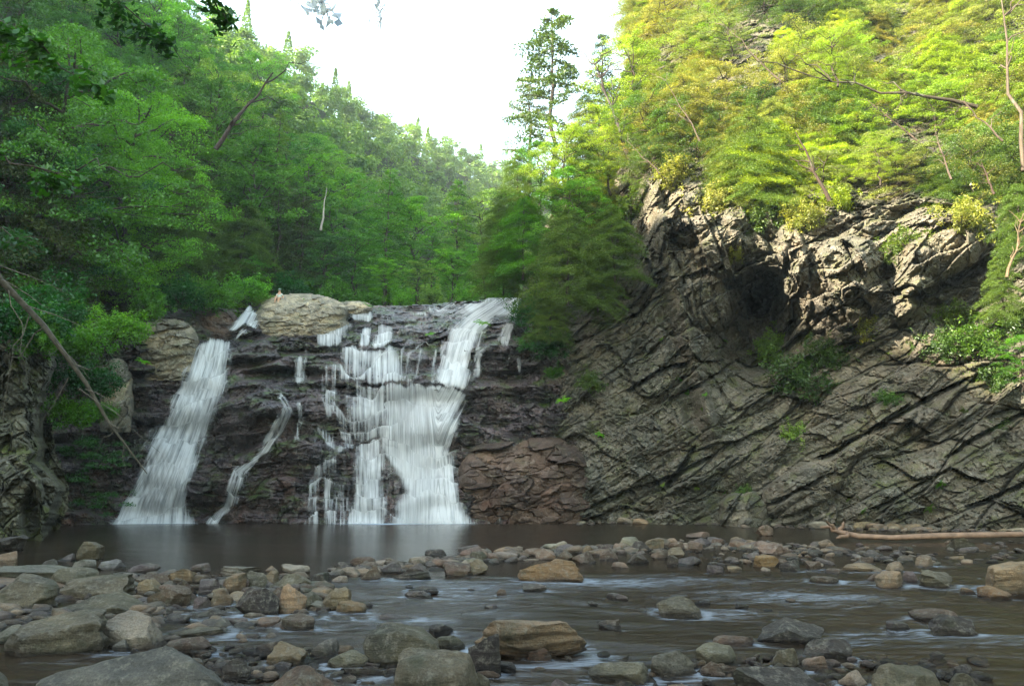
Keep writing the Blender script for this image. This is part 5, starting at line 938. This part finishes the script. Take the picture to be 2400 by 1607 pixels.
for x0, x1, yt, yb, tint, lab, ang in BL:
    w_ = x1 - x0; big = w_ > 100; name = 'boulder' if w_ > 60 else 'stone'
    stone(x0, x1, yt, yb, tint, lab, min(1, ang + .18), tilt=rs_.uniform(-14, 14), sub=6 if w_ > 220 else (5 if w_ > 60 else 4), depth=rs_.uniform(.6, .9) if not big else rs_.uniform(.5, .65), name=name, cat=name, strat=.6 if ang > .6 else .2)
# small cobbles, many alike
SMV = [stone_mesh(500 + i, rs_.uniform(.2, .8), 3, (1, rs_.uniform(.7, .95), rs_.uniform(.45, .75)), (rs_.uniform(-15, 15), rs_.uniform(-15, 15), rs_.uniform(0, 90))) for i in range(14)]
SMM = [mesh_np('stone', V, Fq, M_STONE, True) for V, Fq in SMV]
def cobbles(n_, path, spread, size, tints, label, group, zb=0.0):
    for i in range(n_):
        k = rs_.uniform(0, len(path) - 1.001); j = int(k); f = k - j; px = path[j][0] * (1 - f) + path[j + 1][0] * f; py = path[j][1] * (1 - f) + path[j + 1][1] * f + rs_.gauss(0, spread)
        Y = ground_y(py, zb); p = pt(px, py, Y); s = rs_.uniform(*size) * (Y / 16) ** .5; h = s * rs_.uniform(.45, .75)
        o = obj('stone', SMM[rs_.randrange(14)], loc=(p.x, p.y, zb + h * rs_.uniform(.02, .26)), color=jitc(TINT[rs_.choice(tints)], rs_, .12)); o.scale = (s * rs_.uniform(.9, 1.35), s, h); o.rotation_euler = (0, 0, rs_.uniform(0, 6.28)); tag(o, label, 'stone', group)
cobbles(48, [(1100, 1308), (1200, 1302), (1300, 1296), (1450, 1288), (1560, 1282), (1700, 1275), (1800, 1284)], 6, (.28, .50), ['tan', 'pink', 'brown', 'pink', 'pale', 'purple'], 'rounded pinkish or tan cobble packed in the stone bar across the stream', 'cobbles of the stone bar')
cobbles(20, [(780, 1345), (880, 1332), (960, 1326), (1060, 1318), (1120, 1312)], 8, (.22, .42), ['purple', 'brown', 'pale', 'dark'], 'small wet mauve or brown cobble in the left run of the stone bar', 'wet cobbles in the left run of the bar')
cobbles(34, [(1640, 1290), (1750, 1310), (1900, 1312), (2050, 1305), (2150, 1300), (2330, 1300)], 16, (.18, .38), ['brown', 'dark', 'tan', 'purple'], 'small brown cobble barely out of the shallow water at the right', 'cobbles in the shallows at the right')
cobbles(34, [(300, 1362), (420, 1375), (560, 1385), (700, 1395), (760, 1400)], 16, (.22, .40), ['brown', 'grey', 'purple', 'tan'], 'small cobble filling a gap between the boulders of the left bank', 'cobbles in the left bank', .02)
cobbles(26, [(860, 1385), (1000, 1400), (1200, 1440), (1500, 1420), (1800, 1400), (2200, 1420)], 28, (.10, .22), ['dark', 'purple', 'brown'], 'little dark wet stone poking out of the rapids', 'dark stones poking out of the rapids')
cobbles(26, [(560, 1560), (800, 1550), (1150, 1575), (1450, 1590), (1750, 1570), (2000, 1590)], 18, (.10, .24), ['dark', 'brown', 'purple', 'olive'], 'little wet stone between the large boulders at the bottom', 'small stones between the bottom boulders')
cobbles(22, [(1340, 1226), (1600, 1226), (1850, 1235), (2100, 1243), (2400, 1250)], 1.5, (.25, .6), ['pink', 'pale', 'tan', 'tan'], 'small pale rubble stone along the foot of the cliff', 'rubble along the foot of the cliff')

# ---------------------------------------------------------------- water surface
ry = np.concatenate([np.geomspace(3.0, 20, 420), np.geomspace(20.2, 60, 120)]); cu = np.linspace(-0.86, 0.86, 520)
WY = np.repeat(ry[:, None], len(cu), 1); WX = cu[None] * ry[:, None] * 1.0
flat = np.stack([WX.ravel(), WY.ravel(), 0 * WX.ravel()], -1)
ca_, sa_ = math.cos(R(-14)), math.sin(R(-14))
fx = flat[:, 0] * ca_ + flat[:, 1] * sa_; fy = -flat[:, 0] * sa_ + flat[:, 1] * ca_
barY = 14.6 + 0.26 * flat[:, 0] + 0.022 * flat[:, 0] ** 2
rapid = sstep(0.6, -1.5, flat[:, 1] - barY) * sstep(-5.5, -1.0, flat[:, 0] + 0.15 * flat[:, 1])
rapid = np.maximum(rapid, 0.25 * sstep(0.6, -1.5, flat[:, 1] - barY))
q = np.stack([fx * 0.55, fy * 2.3, 0 * fx], -1)
w1 = fbm(q + 0.35 * np.stack([fbm(q * 0.6, 2, 91), fbm(q * 0.6, 2, 92), 0 * fx], -1), 4, 90)
w2 = fbm(np.stack([fx * 0.22, fy * 0.5, 0 * fx], -1), 3, 95)
wz = rapid * (0.042 * w1 + 0.035 * w2) + (1 - rapid) * 0.0035 * fbm(np.stack([fx * 1.0, fy * 1.6, 0 * fx], -1), 3, 97)
rap_spots = [(2340, 1510, 1.2, 0.5), (2150, 1285, 1.6, 0.8), (2280, 1275, 1.6, 0.6), (1200, 1345, 1.3, 0.5), (1010, 1400, 1.2, 0.5), (1110, 1375, 1.2, 0.5), (900, 1365, 0.8, 0.5), (2030, 1490, 0.8, 0.3), (1900, 1400, 1.0, 0.5), (1480, 1370, 1.3, 0.6), (620, 1455, 0.5, 0.2), (2000, 1405, 0.9, 0.4), (1650, 1430, 0.8, 0.3), (1300, 1555, 0.5, 0.2)]
foam_sheen = np.full(len(flat), -0.16) + 0.235 * rapid + 0.09 * w2 * rapid  # base level over the rapids paints in bluish sky sheen along with foam
for sx, sy, rx_, ry__ in rap_spots:
    p = pt(sx, sy, ground_y(sy)); foam_sheen += 0.13 * np.exp(-(((flat[:, 0] - p.x) / rx_) ** 2 + ((flat[:, 1] - p.y) / ry__) ** 2))
    if sx > 2100: wz += 0.05 * np.exp(-(((flat[:, 0] - p.x) / rx_) ** 2 + ((flat[:, 1] - p.y) / ry__) ** 2))
# the current piles up against each stone and trails off behind it
for (ax_, ay_, o_) in anchors:
    sx_, sy_ = o_.location.x, o_.location.y; r_ = max(.08, o_.dimensions.x * .5)
    m_ = (np.abs(flat[:, 0] - sx_) < 4 * r_ + .5) & (np.abs(flat[:, 1] - sy_) < 4 * r_ + .5); dx_ = flat[m_, 0] - sx_; dy_ = flat[m_, 1] - sy_
    al_ = (dx_ * .95 - dy_ * .30) / r_; pe_ = (dx_ * .30 + dy_ * .95) / r_
    foam_sheen[m_] += rapid[m_] * (.16 * np.exp(-((np.hypot(al_, pe_) - 1.15) / .25) ** 2) + .13 * np.exp(-(pe_ / .9) ** 2) * sstep(.2, 1.2, al_) * sstep(4, 1.5, al_)); wz[m_] += rapid[m_] * .018 * np.exp(-((al_ + 1.1) / .4) ** 2 - (pe_ / .8) ** 2)
# churned water where the falls land
for sx, hw in ((355, 2.4), (855, 1.2), (1010, 2.2)):
    p = pt(sx, 1226, 44.0); foam_sheen += 0.85 * np.exp(-(((flat[:, 0] - p.x) / (hw + .8)) ** 4 + ((flat[:, 1] - 44.4) / 3.2) ** 2))
wv = flat.copy(); wv[:, 2] = wz
tag(obj('water', mesh_np('water', wv, grid_faces(*WX.shape)[:, ::-1], M_WATER, attrs={'rapid': rapid, 'foam_sheen': foam_sheen})), kind='structure')


M_GRAVEL = stone_mat(True); gv = MB(); rg = np.random.RandomState(12)
SMG = [stone_mesh(700 + i, rg.uniform(.3, .9), 2, (1, rg.uniform(.7, .95), rg.uniform(.45, .75)), (rg.uniform(-15, 15), rg.uniform(-15, 15), 0)) for i in range(12)]
def gravel(n_, x0, x1, y0, y1, size, path=None, z0=0.0):
    for i in range(n_):
        if path: k = rg.uniform(0, len(path) - 1.001); j = int(k); f = k - j; px = path[j][0] * (1 - f) + path[j + 1][0] * f; py = path[j][1] * (1 - f) + path[j + 1][1] * f + rg.normal() * y0
        else: px = rg.uniform(x0, x1); py = rg.uniform(y0, y1)
        p = pt(px, py, ground_y(py)); s_ = rg.uniform(*size); a = rg.uniform(0, 6.28); V, Fq = SMG[rg.randint(12)]
        q = V * np.array([s_ * rg.uniform(.9, 1.4), s_, s_ * rg.uniform(.4, .7)]); q = q @ rotm(rg.uniform(-20, 20), rg.uniform(-20, 20), math.degrees(a)).T + np.array([p.x, p.y, z0 + rg.uniform(-.05, .05) * s_ * 3]); gv.add(q, Fq, np.full(len(q), rg.uniform(0, 1)))
gravel(420, -40, 760, 1345, 1480, (.10, .26)); gravel(160, 300, 640, 1470, 1600, (.05, .14)); gravel(120, 700, 1100, 1540, 1607, (.05, .12)); gravel(150, 1450, 2300, 1540, 1607, (.05, .13))
gravel(420, 0, 0, 7, 0, (.14, .34), [(780, 1348), (880, 1334), (1060, 1318), (1200, 1304), (1450, 1288), (1700, 1277), (1850, 1290), (2050, 1300)]); gravel(150, 0, 0, 18, 0, (.10, .24), [(1640, 1300), (1900, 1320), (2150, 1310), (2400, 1290)]); gravel(170, 0, 0, 2, 0, (.15, .45), [(1330, 1226), (1600, 1226), (1850, 1235), (2100, 1243), (2450, 1251)])
tag(obj('gravel', gv.mesh('gravel', M_GRAVEL, True, 'tone')), 'small wet cobbles and gravel packed between the larger stones', kind='stuff')
# ================================================================ the seated person at the lip
def person():
    base = pt(654, 709, 51.2); t = thing('person', 'person in pale shirt and grey green cap sitting on the rock at the lip', 'person', tuple(base))
    def skin(name, pts, edges, rad, mat, sub=2):
        me = bpy.data.meshes.new(name); me.from_pydata(pts, edges, []); o = bpy.data.objects.new(name, me); COL.objects.link(o); o.parent = t; o.modifiers.new('s', 'SKIN'); me.skin_vertices.new() if not me.skin_vertices else None
        for i, r_ in enumerate(rad): me.skin_vertices[0].data[i].radius = (r_, r_)
        me.skin_vertices[0].data[0].use_root = True; m_ = o.modifiers.new('d', 'SUBSURF'); m_.levels = sub; m_.render_levels = sub
        dg = bpy.context.evaluated_depsgraph_get(); nm = bpy.data.meshes.new_from_object(o.evaluated_get(dg)); o.modifiers.clear(); o.data = nm; nm.materials.append(mat); 
        for pl in nm.polygons: pl.use_smooth = True
        return o
    M_SKIN = plain_mat('skin', (0.50, 0.29, 0.18), .6, 6, .08); M_SHIRT = plain_mat('pale_shirt', (0.50, 0.56, 0.50), .9, 9, .1); M_CAP = plain_mat('cap_cloth', (0.20, 0.27, 0.22), .9, 9, .1); M_SHORT = plain_mat('shorts_cloth', (0.36, 0.22, 0.13), .9, 9, .1)
    P = [(0, 0, .12), (0, 0, .30), (0, -.01, .48), (0, -.02, .60), (0, -.03, .68), (0, -.04, .76), (-.01, -.05, .84),
         (.15, -.02, .55), (.26, .02, .34), (.22, -.06, .10), (.22, -.12, .03),
         (-.15, -.03, .54), (-.20, -.14, .34), (-.16, -.30, .26), (-.15, -.36, .24),
         (.09, -.16, .16), (.12, -.44, .26), (.10, -.52, -.06), (.10, -.60, -.12), (-.10, -.16, .16), (-.14, -.42, .24), (-.13, -.50, -.08), (-.13, -.58, -.13)]
    E = [(0, 1), (1, 2), (2, 3), (3, 4), (4, 5), (5, 6), (3, 7), (7, 8), (8, 9), (9, 10), (3, 11), (11, 12), (12, 13), (13, 14), (0, 15), (15, 16), (16, 17), (17, 18), (0, 19), (19, 20), (20, 21), (21, 22)]
    Rr = [.14, .13, .135, .10, .055, .085, .075, .055, .04, .032, .03, .055, .04, .032, .03, .09, .07, .045, .035, .09, .07, .045, .035]
    skin('body', P, E, Rr, M_SKIN)
    skin('shirt', [(0, .01, .20), (0, .01, .34), (0, 0, .47), (0, -.01, .585), (.15, -.02, .55), (.21, 0, .45), (-.15, -.03, .54), (-.18, -.09, .44)], [(0, 1), (1, 2), (2, 3), (3, 4), (4, 5), (3, 6), (6, 7)], [.155, .145, .15, .105, .068, .06, .068, .06], M_SHIRT)
    skin('shorts', [(0, 0, .12), (.09, -.16, .17), (.11, -.34, .235), (-.10, -.16, .17), (-.13, -.34, .22)], [(0, 1), (1, 2), (0, 3), (3, 4)], [.155, .10, .085, .10, .085], M_SHORT)
    bm = bmesh.new(); bmesh.ops.create_uvsphere(bm, u_segments=20, v_segments=12, radius=.105)
    for v in bm.verts:
        v.co.z = max(v.co.z, -.01) * .9
    r_ = bmesh.ops.create_circle(bm, cap_ends=True, segments=18, radius=.09)
    for v in r_['verts']: v.co.y = v.co.y * .9 - .10; v.co.z = -.005 - .03 * max(0, -v.co.y - .1)
    me = bpy.data.meshes.new('cap'); bm.to_mesh(me); bm.free(); me.materials.append(M_CAP); o = obj('cap', me, t, (-.01, -.06, .86))
    fm = MB()
    # nose, eyes and ears as small shapes on the head, fingers of the leaning hand
    M_DK = plain_mat('eye_dark', (0.03, 0.025, 0.02), .4)
    for sx in (-1, 1):
        bm = bmesh.new(); bmesh.ops.create_uvsphere(bm, u_segments=8, v_segments=6, radius=.011); me = bpy.data.meshes.new('eye'); bm.to_mesh(me); bm.free(); me.materials.append(M_DK); obj('eye', me, t, (sx * .03 - .01, -.128, .80))
    nz = MB(); nz.add(*tube([(-.01, -.125, .80), (-.01, -.145, .775), (-.01, -.130, .768)], [.008, .013, .008], 6)); obj('nose', nz.mesh('nose', M_SKIN), t)
    for hx, hy, hz_ in ((.22, -.12, .03), (-.15, -.36, .24)):
        for k in range(5):
            a = -.6 + .3 * k; L_ = (.05, .075, .085, .08, .06)[k]; w = MB(); w.add(*tube([(hx + .016 * (k - 2), hy - .01, hz_), (hx + .016 * (k - 2) + .02 * a, hy - L_ * .6, hz_ - .006), (hx + .016 * (k - 2) + .03 * a, hy - L_, hz_ - .022)], [.010, .009, .006], 6)); obj('finger', w.mesh('finger', M_SKIN), t)
person()

# ================================================================ air
def haze(dens=0.0005):
    m, nt, out = newmat('haze'); n = N(nt); v = n.new('ShaderNodeVolumePrincipled'); v.inputs['Color'].default_value = (0.88, 0.97, 0.93, 1); v.inputs['Density'].default_value = dens; v.inputs['Anisotropy'].default_value = 0.35
    n.link(v.outputs[0], out.inputs['Volume'])
    bm = bmesh.new(); bmesh.ops.create_cube(bm, size=2); me = bpy.data.meshes.new('haze'); bm.to_mesh(me); bm.free(); me.materials.append(m); o = obj('haze', me); sx, sy, z0, z1 = 2300, 2300, -60, 130; o.scale = (sx, sy, (z1 - z0) / 2); o.location = (0, 100, (z0 + z1) / 2); tag(o, kind='stuff')
HAZE = True
if HAZE: haze()

# ================================================================ labels of the many trees: where each stands
def relabel():
    zl = [(-999, 'over the left edge'), (180, 'above the left rock wall'), (420, 'above the left cascade'), (600, 'above the large pale boulder'), (820, 'over the lip of the falls'), (1000, 'near the notch of the valley')]
    zr = [(1000, 'left of the cliff prow'), (1560, 'above the cliff prow'), (1720, 'above the dark cave'), (1880, 'above the pale sunlit blocks'), (2070, 'above the lichen slab'), (2260, 'at the right edge')]
    groups = {}
    for o in bpy.data.objects:
        g_ = o.get('group')
        if g_ and ('slope' in g_ or 'valley' in g_ or 'hillside' in g_): groups.setdefault(g_, []).append(o)
    for g_, L in groups.items():
        zs = zr if 'hillside' in g_ else zl; con = 'hemlock' in g_; base = ('golden hemlock' if con else 'yellow green tree') if 'hillside' in g_ else (('olive hemlock' if con else 'leafy green tree') if 'left' in g_ else ('hazy hemlock' if con else 'hazy green tree'))
        cell = {}
        for o in L:
            px, py = proj(np.array(o.location) + np.array([0, 0, 3.0])); z = [n for x, n in zs if px >= x][-1]
            band = 'high' if py < (150 if 'hillside' in g_ else 230) else ('midway' if py < (330 if 'hillside' in g_ else 450) else 'low')
            cell.setdefault((z, band), []).append((float(px), o))
        for (z, band), M in cell.items():
            M.sort(key=lambda q: q[0]); n_ = len(M); on = ['first', 'second', 'third', 'fourth', 'fifth', 'sixth', 'seventh', 'eighth', 'ninth', 'tenth', 'eleventh', 'twelfth']
            for i, (_, o) in enumerate(M):
                o['label'] = f'{base} {band} {z}' + ('' if n_ == 1 else f', {on[min(i, 11)]} from the left')
relabel()
